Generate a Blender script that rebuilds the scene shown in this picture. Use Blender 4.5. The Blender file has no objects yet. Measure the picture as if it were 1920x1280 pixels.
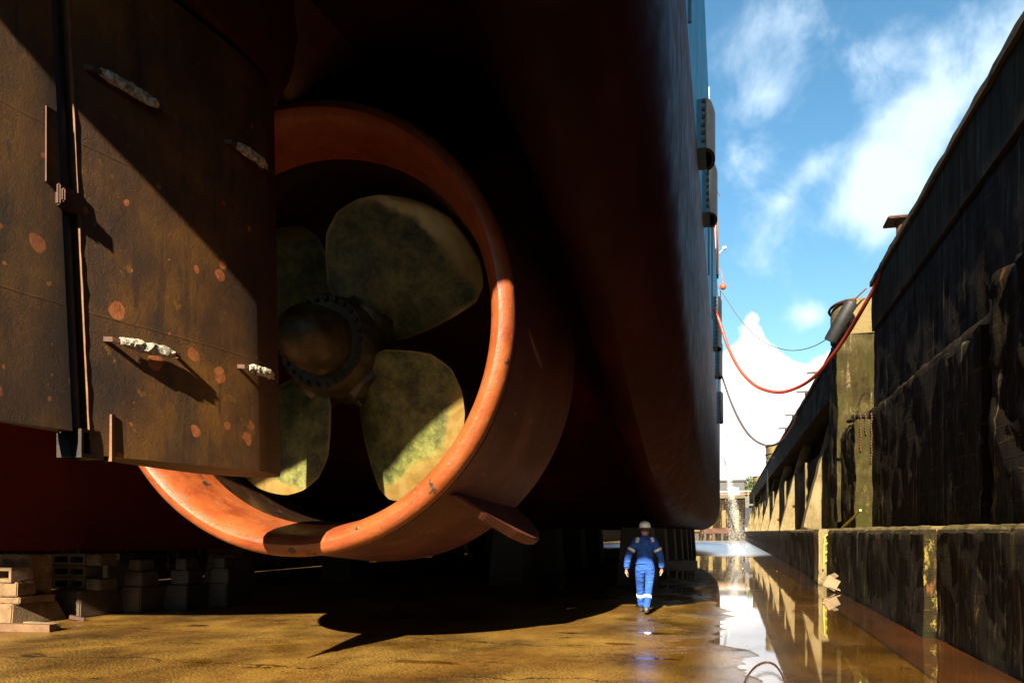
import bpy, bmesh, math, random
from mathutils import Vector, Matrix, noise
R = math.radians
random.seed(7)
S = bpy.context.scene
COL = S.collection

# ------------------------------------------------------------------ camera
F = 1493.3
TH = R(15.18); CT, ST = math.cos(TH), math.sin(TH)
CAMZ = 1.6; HY = 996.0
cd = bpy.data.cameras.new('camera'); cam = bpy.data.objects.new('camera', cd); COL.objects.link(cam)
cam.location = (0, 0, CAMZ); cam.rotation_euler = (R(90), 0, TH)
cd.sensor_width = 36; cd.lens = 28; cd.shift_y = (HY-640)/1920; cd.clip_start = .1; cd.clip_end = 5000
S.camera = cam

# ------------------------------------------------------------------ sun, sky, exposure
SD = Vector((.018, 1, -.52)).normalized()            # the way the sunlight travels
sl = bpy.data.lights.new('sun', 'SUN'); so = bpy.data.objects.new('sun', sl); COL.objects.link(so)
sl.energy = 5.0; sl.angle = R(.5); sl.color = (1, .87, .66)
so.rotation_euler = SD.to_track_quat('-Z', 'Y').to_euler(); so.location = (10, -40, 40)
W = bpy.data.worlds.new('World'); S.world = W; W.use_nodes = True
S.view_settings.view_transform = 'Standard'; S.view_settings.look = 'None'
S.view_settings.exposure = 2.2; S.view_settings.gamma = 1

def build_world():
    nt = W.node_tree; N = nt.nodes; L = nt.links; N.clear()
    def n(t, **k):
        x = N.new(t)
        for a, b in k.items(): setattr(x, a, b)
        return x
    def m(op, a, b=None, c=None, clamp=False):
        x = n('ShaderNodeMath', operation=op, use_clamp=clamp)
        for i, v in enumerate((a, b, c)):
            if v is None: continue
            if isinstance(v, (int, float)): x.inputs[i].default_value = v
            else: L.new(v, x.inputs[i])
        return x.outputs[0]
    out = n('ShaderNodeOutputWorld'); bg = n('ShaderNodeBackground')
    sky = n('ShaderNodeTexSky', sky_type='NISHITA', sun_disc=False)
    el = math.asin(-SD.z); sky.sun_elevation = el
    sky.sun_rotation = math.atan2(-SD.x, -SD.y)
    sky.air_density = 1.0; sky.dust_density = .4; sky.ozone_density = 1.4
    hs = n('ShaderNodeHueSaturation'); hs.inputs['Saturation'].default_value = 1.22; hs.inputs['Value'].default_value = .8; hs.inputs['Hue'].default_value = .486
    L.new(sky.outputs[0], hs.inputs['Color'])
    tc = n('ShaderNodeTexCoord'); sp = n('ShaderNodeSeparateXYZ'); L.new(tc.outputs['Generated'], sp.inputs[0])
    # coordinates: azimuth from +Y, elevation
    az = m('DIVIDE', sp.outputs[0], m('MAXIMUM', m('ABSOLUTE', sp.outputs[1]), .05))
    elv = sp.outputs[2]
    cb = n('ShaderNodeCombineXYZ'); L.new(az, cb.inputs[0]); L.new(elv, cb.inputs[1]); L.new(sp.outputs[1], cb.inputs[2])
    def nz(scale, detail, rough, off=(0, 0, 0), dist=0, st=(1, 1, 1), rot=0):
        mp = n('ShaderNodeMapping'); mp.inputs['Location'].default_value = off; mp.inputs['Scale'].default_value = st
        mp.inputs['Rotation'].default_value = (0, 0, rot)
        L.new(cb.outputs[0], mp.inputs[0])
        t = n('ShaderNodeTexNoise'); t.inputs['Scale'].default_value = scale; t.inputs['Detail'].default_value = detail
        t.inputs['Roughness'].default_value = rough; t.inputs['Distortion'].default_value = dist
        L.new(mp.outputs[0], t.inputs[0]); return t.outputs[0]
    def ss(v, a, b):
        x = n('ShaderNodeMapRange', interpolation_type='SMOOTHSTEP'); L.new(v, x.inputs[0])
        x.inputs[1].default_value = a; x.inputs[2].default_value = b; return x.outputs[0]
    # wispy clouds, thicker toward a band that runs up to the right
    tz = m('DIVIDE', sp.outputs[2], m('MAXIMUM', m('ABSOLUTE', sp.outputs[1]), .05))
    def blob(px_, py_, rx, ry, wgt, rot=0.):
        u = (px_-960)/F; t_ = .2713; a_ = (u-t_)/(1+u*t_); z_ = (HY-py_)/F*(CT-ST*a_)
        dx = m('SUBTRACT', az, a_); dz = m('SUBTRACT', tz, z_); c_, s_ = math.cos(rot), math.sin(rot)
        e1 = m('DIVIDE', m('ADD', m('MULTIPLY', dx, c_), m('MULTIPLY', dz, s_)), rx/F); e2 = m('DIVIDE', m('SUBTRACT', m('MULTIPLY', dz, c_), m('MULTIPLY', dx, s_)), ry/F)
        return m('MULTIPLY', m('POWER', 2.718, m('MULTIPLY', m('ADD', m('MULTIPLY', e1, e1), m('MULTIPLY', e2, e2)), -1.0)), wgt)
    w1 = nz(8.5, 9, .6, (3.1, 1.3, 0), .4, (1, 1, 1))
    band = m('ABSOLUTE', m('SUBTRACT', m('MULTIPLY', m('SUBTRACT', elv, .28), .75), m('SUBTRACT', az, .13)))     # distance from the diagonal
    bm_ = m('SUBTRACT', 1.0, m('MULTIPLY', band, 4.2), clamp=True)
    bs = None
    for q in ((1870, 110, 160, 60, .2, .8), (1740, 250, 150, 70, .24, .9), (1660, 340, 90, 80, .2), (1700, 420, 70, 60, .12), (1505, 335, 75, 26, .24, .8), (1385, 290, 60, 60, .17), (1350, 120, 40, 70, .12), (1440, 185, 50, 30, .12, -.6), (1570, 410, 80, 45, .12), (1640, 110, 90, 30, .1), (1400, 470, 60, 40, .1), (1520, 590, 34, 22, .3)):
        b_ = blob(*q); bs = b_ if bs is None else m('ADD', bs, b_)
    wm = ss(m('ADD', w1, m('MULTIPLY', bs, 1.0)), .5, .92)
    wm = m('MULTIPLY', wm, .85)
    # cumulus bank low over the horizon
    c1 = nz(9, 8, .55, (6.2, 2.1, 0), 0)
    c2 = nz(3, 2, .5, (1.2, 5.1, 0), 0)
    h = m('ADD', m('MULTIPLY', m('SUBTRACT', c1, .5), .24), m('MULTIPLY', m('SUBTRACT', c2, .5), .1))
    cm = ss(m('SUBTRACT', m('ADD', m('ADD', h, .222), m('MULTIPLY', blob(1410, 600, 45, 200, 1), .05)), elv), -.003, .016)
    # grey undersides inside the bank
    g = nz(6, 6, .5, (2, 7, 0), 0, (1, 3.2, 1))
    gm = m('MULTIPLY', ss(g, .42, .68), ss(elv, .23, .1))
    cc = n('ShaderNodeMix', data_type='RGBA'); L.new(gm, cc.inputs[0])
    cc.inputs[6].default_value = (7.5, 7.6, 7.7, 1); cc.inputs[7].default_value = (4.6, 5.0, 5.4, 1)
    m1 = n('ShaderNodeMix', data_type='RGBA'); L.new(wm, m1.inputs[0]); L.new(hs.outputs[0], m1.inputs[6]); m1.inputs[7].default_value = (4.5, 5.4, 6.2, 1)
    m2 = n('ShaderNodeMix', data_type='RGBA'); L.new(cm, m2.inputs[0]); L.new(m1.outputs[2], m2.inputs[6]); L.new(cc.outputs[2], m2.inputs[7])
    L.new(m2.outputs[2], bg.inputs[0]); bg.inputs[1].default_value = .052
    L.new(bg.outputs[0], out.inputs[0])
build_world()

# ------------------------------------------------------------------ pixel helpers (only to find where real things stand)
def at_d(px, py, d):
    r = (px-960)/F*d
    return Vector((r*CT-d*ST, r*ST+d*CT, CAMZ+(HY-py)/F*d))
def at_Y(px, py, Y):
    u = (px-960)/F; return at_d(px, py, Y/(u*ST+CT))
def at_X(px, py, X):
    u = (px-960)/F; return at_d(px, py, X/(u*CT-ST))

# ------------------------------------------------------------------ materials
class NT:
    def __init__(s, name, k=.5):
        s.k = k*.68
        s.mat = bpy.data.materials.new(name); s.mat.use_nodes = True
        s.nt = s.mat.node_tree; s.N = s.nt.nodes; s.L = s.nt.links
        s.b = s.N['Principled BSDF']; s.tc = s.N.new('ShaderNodeTexCoord')
    def node(s, t, **k):
        x = s.N.new(t)
        for a, b in k.items(): setattr(x, a, b)
        return x
    def mapc(s, st=(1, 1, 1), off=(0, 0, 0), rot=(0, 0, 0)):
        mp = s.node('ShaderNodeMapping'); mp.inputs['Scale'].default_value = st
        mp.inputs['Location'].default_value = off; mp.inputs['Rotation'].default_value = rot
        s.L.new(s.tc.outputs['Object'], mp.inputs[0]); return mp.outputs[0]
    def noise(s, scale, detail=6, rough=.6, st=(1, 1, 1), off=(0, 0, 0), dist=0):
        t = s.node('ShaderNodeTexNoise'); t.inputs['Scale'].default_value = scale; t.inputs['Detail'].default_value = detail
        t.inputs['Roughness'].default_value = rough; t.inputs['Distortion'].default_value = dist
        s.L.new(s.mapc(st, off), t.inputs[0]); return t.outputs[0]
    def vor(s, scale, st=(1, 1, 1), off=(0, 0, 0), rnd=1):
        t = s.node('ShaderNodeTexVoronoi'); t.inputs['Scale'].default_value = scale; t.inputs['Randomness'].default_value = rnd
        s.L.new(s.mapc(st, off), t.inputs[0]); return t.outputs[0]
    def xyz(s):
        sp = s.node('ShaderNodeSeparateXYZ'); s.L.new(s.tc.outputs['Object'], sp.inputs[0]); return sp.outputs
    def put(s, sock, v):
        if isinstance(v, (int, float)): sock.default_value = v
        elif isinstance(v, (tuple, list)): sock.default_value = tuple(q*s.k for q in v[:3])+(1,)
        else: s.L.new(v, sock)
    def m(s, op, a, b=None, c=None, clamp=False):
        x = s.node('ShaderNodeMath', operation=op, use_clamp=clamp)
        for i, v in enumerate((a, b, c)):
            if v is not None: s.put(x.inputs[i], v)
        return x.outputs[0]
    def ss(s, v, a, b, lo=0., hi=1., kind='SMOOTHSTEP'):
        x = s.node('ShaderNodeMapRange', interpolation_type=kind); s.L.new(v, x.inputs[0])
        x.inputs[1].default_value = a; x.inputs[2].default_value = b; x.inputs[3].default_value = lo; x.inputs[4].default_value = hi
        return x.outputs[0]
    def mix(s, f, a, b):
        x = s.node('ShaderNodeMix', data_type='RGBA'); s.put(x.inputs[0], f); s.put(x.inputs[6], a); s.put(x.inputs[7], b); return x.outputs[2]
    def ramp(s, f, stops):
        x = s.node('ShaderNodeValToRGB'); e = x.color_ramp.elements
        while len(e) < len(stops): e.new(.5)
        for q, (p, c) in zip(e, stops): q.position = p; q.color = tuple(z_*s.k for z_ in c)+(1,)
        s.L.new(f, x.inputs[0]); return x.outputs[0]
    def bump(s, h, strength, dist=.02, prev=None):
        x = s.node('ShaderNodeBump'); x.inputs['Strength'].default_value = strength; x.inputs['Distance'].default_value = dist
        s.L.new(h, x.inputs['Height'])
        if prev is not None: s.L.new(prev, x.inputs['Normal'])
        return x.outputs[0]
    def done(s, col, rough=.6, nrm=None, metal=0., spec=None):
        s.put(s.b.inputs['Base Color'], col); s.put(s.b.inputs['Roughness'], rough); s.put(s.b.inputs['Metallic'], metal)
        if nrm is not None: s.L.new(nrm, s.b.inputs['Normal'])
        if spec is not None: s.put(s.b.inputs['Specular IOR Level'], spec)
        return s.mat

def simple(name, c1, c2, scale=6, rough=.6, bump=.3, bscale=40, metal=0., st=(1, 1, 1), spec=None, k=.5):
    t = NT(name, k); a = t.noise(scale, 7, .65, st)
    return t.done(t.ramp(a, [(.3, c1), (.7, c2)]), rough, t.bump(t.noise(bscale, 5, .7), bump, .01), metal, spec)

M = {}
def mats():
    # hull: dark red antifouling below, worn blue topsides above
    t = NT('hull_paint'); X, Y, Z = t.xyz()
    base = t.ramp(t.noise(.35, 8, .6), [(.3, (.035, .004, .002)), (.55, (.06, .006, .003)), (.72, (.18, .014, .005))])
    # the outer turn of the bilge is painted lighter maroon, for its grazing light
    edge = t.ss(t.m('ADD', X, t.m('MULTIPLY', t.noise(1.2, 6, .6, (1, .2, .4)), 1.2)), 8.3, 9.6)
    base = t.mix(edge, base, t.ramp(t.noise(2.0, 7, .65, (1, .25, .25)), [(.3, (.07, .011, .011)), (.6, (.14, .025, .026)), (.78, (.2, .075, .055))]))
    drip = t.ss(t.noise(3.2, 3, .5, (2.5, 2.5, .5), (5, 0, 0)), .73, .77)
    base = t.mix(t.m('MULTIPLY', drip, t.ss(t.noise(16, 3, .5), .55, .62)), base, (.16, .1, .07))
    seam = t.m('LESS_THAN', t.m('FRACT', t.m('DIVIDE', t.m('ADD', Y, t.m('MULTIPLY', Z, .1)), 3.4)), .008)
    base = t.mix(t.m('MULTIPLY', seam, .35), base, (.02, .012, .01))
    blue = t.ramp(t.noise(1.1, 8, .65, (1, .5, .16)), [(.28, (.03, .32, .66)), (.5, (.06, .56, .92)), (.66, (.12, .7, 1.0)), (.8, (.7, .85, .8))])
    scr = t.ss(t.noise(2.2, 6, .7, (1, 1, .12), (9, 3, 1)), .64, .7)
    blue = t.mix(scr, blue, (.05, .045, .045))
    up = t.ss(t.m('ADD', Z, t.m('MULTIPLY', t.noise(1.5, 4, .5), .12)), 8.98, 9.0, kind='LINEAR')
    M['hull'] = t.done(t.mix(up, base, blue), t.ss(t.noise(3, 5, .6), .3, .7, .5, .7), t.bump(t.noise(9, 6, .65), .25, .02), 0, .1)
    # red painted steel (nozzle)
    t = NT('nozzle_paint'); X, Y, Z = t.xyz()
    c = t.ramp(t.noise(1.6, 8, .65), [(.28, (.46, .085, .02)), (.5, (.62, .145, .034)), (.68, (.7, .19, .048)), (.82, (.74, .28, .1))])
    c = t.mix(t.ss(t.noise(5, 7, .75, (1, 1, 1), (4, 0, 2)), .62, .7), c, (.5, .3, .18))
    c = t.mix(t.ss(t.noise(3.1, 6, .6, (1, 1, 1), (14, 5, 2)), .66, .69), c, (.06, .07, .035))
    c = t.mix(t.m('MULTIPLY', t.ss(t.noise(2.2, 7, .7, (1, 1, 1), (1, 8, 2)), .5, .64), .55), c, (.36, .045, .012))
    c = t.mix(t.ss(t.noise(26, 4, .6, (1, 1, 1), (1, 8, 2)), .68, .71), c, (.7, .55, .42))
    M['nozzle'] = t.done(c, t.ss(t.noise(4, 4, .6), .3, .7, .34, .55), t.bump(t.noise(30, 6, .75), .4, .012, t.bump(t.noise(3.2, 5, .6), .5, .04)), 0, .5)
    # outside of the nozzle: duller, algae bands
    t = NT('nozzle_outer_paint'); X, Y, Z = t.xyz()
    c = t.ramp(t.noise(1.3, 8, .65, (1, 1, .6)), [(.28, (.1, .012, .006)), (.5, (.2, .032, .016)), (.7, (.33, .1, .06))])
    alg = t.ss(t.m('ADD', t.noise(1.2, 7, .65, (1, 1.5, .7), (3, 3, 3)), t.m('MULTIPLY', Z, .03)), .66, .78)
    c = t.mix(alg, c, (.16, .17, .035))
    c = t.mix(t.ss(t.noise(7, 6, .7, (1, .2, 1), (3, 1, 3)), .62, .66), c, (.4, .17, .1))
    M['nozzle_outer'] = t.done(c, .6, t.bump(t.noise(18, 6, .7), .3, .015))
    # inside band of the nozzle, bare and flaking
    t = NT('nozzle_liner'); c = t.ramp(t.noise(2.5, 8, .7, (1, 2.5, 1)), [(.36, (.02, .012, .008)), (.5, (.07, .03, .015)), (.6, (.05, .02, .01)), (.68, (.42, .25, .2))])
    M['liner'] = t.done(c, .3, t.bump(t.noise(14, 5, .7), .3, .01), 0, .6)
    # bronze blades: polished rim, algae over the middle
    t = NT('blade_bronze'); X, Y, Z = t.xyz()
    rr = t.m('SQRT', t.m('ADD', t.m('MULTIPLY', X, X), t.m('MULTIPLY', Z, Z)))
    bz = t.ramp(t.noise(1.6, 6, .6, (1, 1, 1), (2, 5, 1), 1.5), [(.3, (.6, .36, .08)), (.55, (.95, .62, .18)), (.75, (1.1, .8, .33))])
    ag = t.ramp(t.noise(3.0, 12, .8), [(.36, (.04, .045, .008)), (.45, (.12, .135, .025)), (.53, (.27, .28, .05)), (.64, (.48, .46, .12))])
    spk = t.ss(t.vor(26), .24, .1)
    ag = t.mix(t.m('MULTIPLY', spk, t.ss(t.noise(3.4, 3, .5, (1, 1, 1), (7, 7, 7)), .5, .6)), ag, (.42, .4, .15))
    pol = t.ss(t.m('ADD', rr, t.m('MULTIPLY', t.noise(1.1, 6, .6, (1, 1, 1), (5, 9, 0)), .7)), 2.27, 2.45)
    at = t.node('ShaderNodeAttribute', attribute_name='rim')
    pol = t.m('MAXIMUM', pol, t.ss(t.m('ADD', at.outputs['Fac'], t.m('MULTIPLY', t.noise(2.2, 5, .6), .3)), .88, 1.02))
    M['bronze'] = t.done(t.mix(pol, ag, bz), t.m('SUBTRACT', .62, t.m('MULTIPLY', pol, .3)), t.bump(t.noise(24, 7, .75), .35, .015), t.m('MULTIPLY', pol, .55))
    t = NT('hub_bronze')
    c = t.ramp(t.noise(3.2, 9, .7), [(.34, (.015, .014, .004)), (.48, (.06, .05, .012)), (.58, (.12, .11, .025)), (.7, (.28, .25, .06))])
    M['hub'] = t.done(c, .5, t.bump(t.noise(20, 6, .7), .4, .015))
    M['bolt'] = simple('bolt_steel', (.015, .012, .006), (.06, .045, .02), 20, .6)
    # rudder plating: rusty ochre coat with round bare primer spots
    t = NT('rudder_plate'); X, Y, Z = t.xyz()
    c = t.ramp(t.noise(.9, 8, .62), [(.3, (.035, .01, .0)), (.46, (.14, .048, .001)), (.58, (.3, .115, .002)), (.7, (.46, .19, .003)), (.85, (.11, .033, .001))])
    c = t.mix(t.ss(t.noise(1.5, 8, .7, (1, 1, .5), (3, 8, 1)), .48, .66), c, (.09, .04, .006))
    c = t.mix(t.m('MULTIPLY', t.ss(t.noise(5, 7, .75, (1, 1.4, .35), (6, 2, 1)), .56, .66), .6), c, (.05, .02, .004))
    c = t.mix(t.m('MULTIPLY', t.ss(t.noise(6, 7, .7, (1, 1.2, .12), (1, 4, 4)), .55, .63), .55), c, (.04, .014, .001))
    c = t.mix(t.m('MULTIPLY', t.ss(t.noise(4, 9, .8, (1, 1, 1), (9, 4, 4)), .6, .64), .7), c, (.5, .22, .01))
    seam = t.m('ABSOLUTE', t.m('SUBTRACT', t.m('FRACT', t.m('DIVIDE', t.m('ADD', Z, t.m('MULTIPLY', t.noise(3, 3, .5), .02)), 1.37)), .5))
    seam = t.ss(seam, .008, .0)
    v = t.node('ShaderNodeTexVoronoi', voronoi_dimensions='2D'); v.inputs['Scale'].default_value = 2.6
    vm = t.node('ShaderNodeMapping'); vm.inputs['Rotation'].default_value = (0, R(90), R(90)); vm.inputs['Scale'].default_value = (1, 1, 1)
    dn = t.node('ShaderNodeTexNoise'); dn.inputs['Scale'].default_value = 6; t.L.new(t.tc.outputs['Object'], dn.inputs[0])
    va = t.node('ShaderNodeVectorMath', operation='MULTIPLY_ADD'); t.L.new(dn.outputs['Color'], va.inputs[0]); va.inputs[1].default_value = (.09,)*3
    t.L.new(t.tc.outputs['Object'], va.inputs[2]); t.L.new(va.outputs[0], vm.inputs[0]); t.L.new(vm.outputs[0], v.inputs[0])
    sz = t.node('ShaderNodeSeparateColor'); t.L.new(v.outputs['Color'], sz.inputs[0])
    low = t.ss(Z, 5.2, 3.4)
    rad = t.m('MULTIPLY', t.ss(sz.outputs[0], .38, 1.0, 0, .22), t.m('ADD', .35, t.m('MULTIPLY', low, .65)))
    spot = t.ss(t.m('SUBTRACT', rad, v.outputs['Distance']), .0, .03)
    c = t.mix(t.m('MULTIPLY', spot, .9), c, t.ramp(t.noise(20, 4, .6), [(.4, (.7, .17, .035)), (.6, (1., .32, .08))]))
    red = t.ss(t.m('ADD', Y, t.m('MULTIPLY', t.noise(1.2, 5, .6), .5)), 7.72, 7.95)
    c = t.mix(red, c, (.07, .014, .006))
    bb = t.bump(t.m('ADD', t.noise(60, 8, .8), t.m('MULTIPLY', seam, .6)), .75, .010, t.bump(t.noise(13, 7, .75, (1, 1, 1), (4, 4, 4)), .4, .02))
    M['rudder'] = t.done(c, .62, bb)
    M['rudder_edge'] = simple('rudder_edge_steel', (.22, .08, .02), (.5, .22, .07), 8, .6, .4)
    M['dark_steel'] = simple('dark_rusty_steel', (.012, .006, .004), (.05, .022, .012), 6, .6, .5)
    M['red_steel'] = simple('red_painted_steel', (.07, .009, .004), (.17, .022, .008), 2.5, .55, .4)
    t = NT('skeg_paint'); c = t.ramp(t.noise(.7, 8, .6), [(.3, (.3, .018, .006)), (.55, (.5, .03, .009)), (.75, (.62, .06, .018))])
    c = t.mix(t.ss(t.noise(3, 6, .6, (1, 1, 1), (7, 2, 2)), .68, .71), c, (.02, .015, .01))
    M['skeg'] = t.done(c, .5, t.bump(t.noise(9, 5, .6), .25, .02))
    t = NT('zinc', 1.15); c = t.ramp(t.noise(24, 7, .75), [(.38, (.03, .025, .015)), (.46, (.35, .3, .2)), (.58, (.75, .7, .58)), (.7, (.85, .82, .72))])
    M['zinc'] = t.done(c, .7, t.bump(t.noise(28, 6, .7), 1, .03))
    M['rubber'] = simple('black_rubber', (.012, .013, .014), (.045, .048, .05), 3, .6, .3)
    M['teal_steel'] = simple('teal_painted_steel', (.012, .1, .16), (.03, .22, .28), 4, .5, .2, k=0.9)
    M['white_paint'] = simple('white_paint', (.55, .56, .55), (.82, .82, .8), 4, .4, .1, k=0.9)
    M['orange_paint'] = simple('orange_paint', (.7, .16, .04), (.85, .25, .07), 4, .5, .1, k=0.8)
    M['buoy'] = simple('buoy_red', (.75, .09, .03), (.85, .15, .06), 4, .4, .05, k=0.8)
    M['hose'] = simple('red_hose', (.4, .035, .015), (.55, .07, .03), 3, .45, .2, k=0.9)
    M['dark_hose'] = simple('dark_hose', (.03, .012, .01), (.09, .025, .018), 3, .5, .2)
    M['rope'] = simple('grey_rope', (.12, .11, .08), (.25, .22, .17), 30, .8, .3)
    M['yellow'] = simple('yellow_paint', (.6, .5, .02), (.8, .68, .04), 5, .5, .2, k=0.8)
    M['wood'] = simple('pale_wood', (.2, .13, .06), (.45, .32, .18), 3, .75, .4, st=(1, 1, 6), k=0.7)
    M['plank'] = simple('weathered_plank', (.2, .085, .03), (.42, .22, .09), 3, .8, .4, st=(1, 6, 1))
    M['rust'] = simple('rust_steel', (.06, .018, .006), (.24, .08, .026), 5, .75, .5)
    # wet dock floor
    t = NT('dock_floor_concrete'); X, Y, Z = t.xyz()
    c = t.ramp(t.noise(.42, 10, .66, (1, .8, 1), (1, 2, 0), .6), [(.28, (.045, .019, .003)), (.42, (.11, .05, .007)), (.54, (.23, .1, .012)), (.68, (.4, .18, .022)), (.82, (.27, .13, .028))])
    g = t.noise(38, 6, .8)
    c = t.mix(t.ss(t.noise(9, 8, .75, (1, .7, 1), (5, 5, 1)), .5, .66), c, (.1, .05, .011))
    c = t.mix(t.ss(t.m('ADD', g, t.m('MULTIPLY', t.noise(.9, 5, .6, (1, .6, 1), (1, 9, 4)), .35)), .64, .8), c, (.9, .52, .1))
    c = t.mix(t.ss(t.noise(90, 4, .8, (1, 1, 1), (3, 3, 3)), .62, .68), c, (.025, .014, .006))
    cr = t.ss(t.m('ABSOLUTE', t.m('SUBTRACT', t.noise(.6, 8, .62, (.6, 1.6, 1), (8, 1, 0)), .5)), .0, .006)
    c = t.mix(t.m('MULTIPLY', t.m('SUBTRACT', 1, cr), t.ss(t.noise(.5, 3, .5), .45, .55)), c, (.02, .011, .004))
    c = t.mix(t.ss(t.noise(1.1, 8, .7, (.7, 1.6, 1), (4, 9, 0)), .6, .66), c, (.04, .022, .006))
    jn = t.m('ABSOLUTE', t.m('SUBTRACT', t.m('FRACT', t.m('DIVIDE', t.m('ADD', Y, t.m('MULTIPLY', t.noise(.8, 6, .6), 1.3)), 2.6)), .5))
    c = t.mix(t.m('MULTIPLY', t.ss(jn, .012, .0), t.ss(t.noise(.9, 4, .6, (1, 1, 1), (2, 2, 2)), .42, .52)), c, (.02, .01, .003))
    wet = t.ss(t.m('ADD', t.noise(.55, 8, .65, (1, 1, 1), (11, 3, 0)), t.ss(X, -2.4, .2, -.05, .14)), .48, .62)
    ro = t.m('ADD', t.m('MULTIPLY', t.m('SUBTRACT', 1, wet), .3), .1)
    hb = t.m('ADD', t.m('MULTIPLY', g, .6), t.noise(8, 6, .7))
    bs = t.node('ShaderNodeBump'); bs.inputs['Distance'].default_value = .012
    t.L.new(hb, bs.inputs['Height']); t.L.new(t.m('ADD', .25, t.m('MULTIPLY', t.m('SUBTRACT', 1, wet), .65)), bs.inputs['Strength'])
    M['floor'] = t.done(c, ro, bs.outputs[0], 0, .5)
    t = NT('gutter_rust'); c = t.ramp(t.noise(.5, 7, .6, (1, .5, 1)), [(.34, (.03, .014, .003)), (.48, (.11, .038, .004)), (.62, (.28, .09, .008))])
    M['gutter'] = t.done(c, .5, t.bump(t.noise(20, 5, .7), .3, .01))
    M['joint'] = simple('dark_joint', (.015, .008, .004), (.05, .025, .01), 6, .7)
    # water film
    t = NT('puddle_water'); X, Y, Z = t.xyz()
    t.N.remove(t.b); gl = t.node('ShaderNodeBsdfGlossy'); gl.inputs['Color'].default_value = (1, 1, 1, 1)
    tr = t.node('ShaderNodeBsdfTransparent'); tr.inputs['Color'].default_value = (.92, .84, .7, 1)
    geo = t.node('ShaderNodeNewGeometry'); dp = t.node('ShaderNodeVectorMath', operation='DOT_PRODUCT'); t.L.new(geo.outputs['Incoming'], dp.inputs[0])
    mx = t.node('ShaderNodeMixShader')
    ag = t.ss(t.m('ADD', Y, t.m('MULTIPLY', t.noise(.35, 5, .6, (1, .35, 1)), 16)), 58, 68)
    b0 = t.node('ShaderNodeBump'); b0.inputs['Distance'].default_value = .02
    t.L.new(t.noise(7, 5, .65), b0.inputs['Height']); t.L.new(t.m('ADD', .010, t.m('MULTIPLY', ag, .8)), b0.inputs['Strength'])
    t.L.new(b0.outputs[0], gl.inputs['Normal']); t.L.new(b0.outputs[0], dp.inputs[1])
    fres = t.m('ADD', .022, t.m('MULTIPLY', .978, t.m('POWER', t.m('SUBTRACT', 1, t.m('ABSOLUTE', dp.outputs['Value']), clamp=True), 4.6)))
    t.L.new(t.m('ADD', .008, t.m('MULTIPLY', ag, .3)), gl.inputs['Roughness'])
    t.L.new(fres, mx.inputs[0]); t.L.new(tr.outputs[0], mx.inputs[1]); t.L.new(gl.outputs[0], mx.inputs[2])
    t.L.new(mx.outputs[0], t.N['Material Output'].inputs[0]); M['water'] = t.mat
    # dock walls
    def wall(name, lo, mid, hi, streak=.5, moss=.0, lines=1.):
        t = NT(name); X, Y, Z = t.xyz()
        c = t.ramp(t.noise(.9, 9, .68), [(.3, lo), (.52, mid), (.75, hi)])
        st = t.noise(6.5, 9, .75, (.5, 1.0, .06), (2, 0, 0)); st2 = t.noise(5.0, 7, .7, (.5, 1.0, .06), (12, 0, 0)); fine = t.noise(11, 6, .7, (.6, 1.0, .12), (7, 0, 0))
        c = t.mix(t.m('MULTIPLY', t.ss(t.m('ADD', st, t.m('MULTIPLY', t.noise(.8, 5, .6, (1, 1, .5), (3, 1, 8)), .35)), .5, .62), streak), c, (.012, .007, .003))
        c = t.mix(t.m('MULTIPLY', t.ss(fine, .46, .56), .55*streak), c, (.01, .006, .003))
        c = t.mix(t.m('MULTIPLY', t.m('MULTIPLY', t.ss(st2, .585, .63), t.ss(t.noise(1.5, 7, .7), .42, .52)), .8*streak), c, (.7, .52, .3))
        c = t.mix(t.m('MULTIPLY', t.ss(t.noise(6.0, 9, .8, (.5, 1.2, .16), (2, 9, 0)), .59, .63), .6*streak), c, (.5, .2, .06))
        cz = t.m('ABSOLUTE', t.m('SUBTRACT', t.m('FRACT', t.m('ADD', t.m('MULTIPLY', Z, 2.6), t.m('MULTIPLY', t.noise(.8, 6, .65, (1, 1, 1), (5, 5, 5)), .8))), .5))
        c = t.mix(t.m('MULTIPLY', t.m('MULTIPLY', t.ss(cz, .03, .0), t.ss(t.noise(3.5, 7, .75, (1, .6, 1), (1, 5, 5)), .5, .58)), .8*lines), c, (.6, .38, .18))
        foot = t.m('MULTIPLY', t.ss(Z, 3.4, 1.7), t.ss(t.noise(7, 7, .8, (.6, 1, .22), (4, 4, 1)), .58, .63))
        c = t.mix(t.m('MULTIPLY', foot, streak), c, (.62, .45, .1))
        c = t.mix(t.ss(t.m('ADD', Z, t.m('MULTIPLY', t.noise(5, 5, .6), .05)), 1.645, 1.67) if 'ledge' in name else 0., c, (.42, .31, .13))
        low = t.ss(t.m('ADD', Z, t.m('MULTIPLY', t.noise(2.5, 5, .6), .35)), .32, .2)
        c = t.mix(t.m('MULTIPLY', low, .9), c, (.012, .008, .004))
        if moss: c = t.mix(t.m('MULTIPLY', t.ss(t.noise(1.6, 8, .7, (1, 1, .4), (2, 0, 7)), .48, .64), moss), c, (.07, .075, .008))
        bd = t.m('SINE', t.m('MULTIPLY', t.m('ADD', Z, t.m('MULTIPLY', t.noise(.7, 3, .5), .12)), 30))
        line = t.ss(bd, .93, 1.0)
        c = t.mix(t.m('MULTIPLY', line, t.m('MULTIPLY', t.ss(t.noise(.8, 4, .6, (1, 1, 1), (0, 3, 3)), .5, .62), .4*lines)), c, (.2, .12, .07))
        bb = t.bump(t.m('ADD', t.noise(14, 9, .8), t.m('MULTIPLY', line, .5*lines)), .9, .045, t.bump(fine, .3, .02))
        return t.done(c, t.ss(st, .4, .6, .65, .95), bb, 0, .12)
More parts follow.
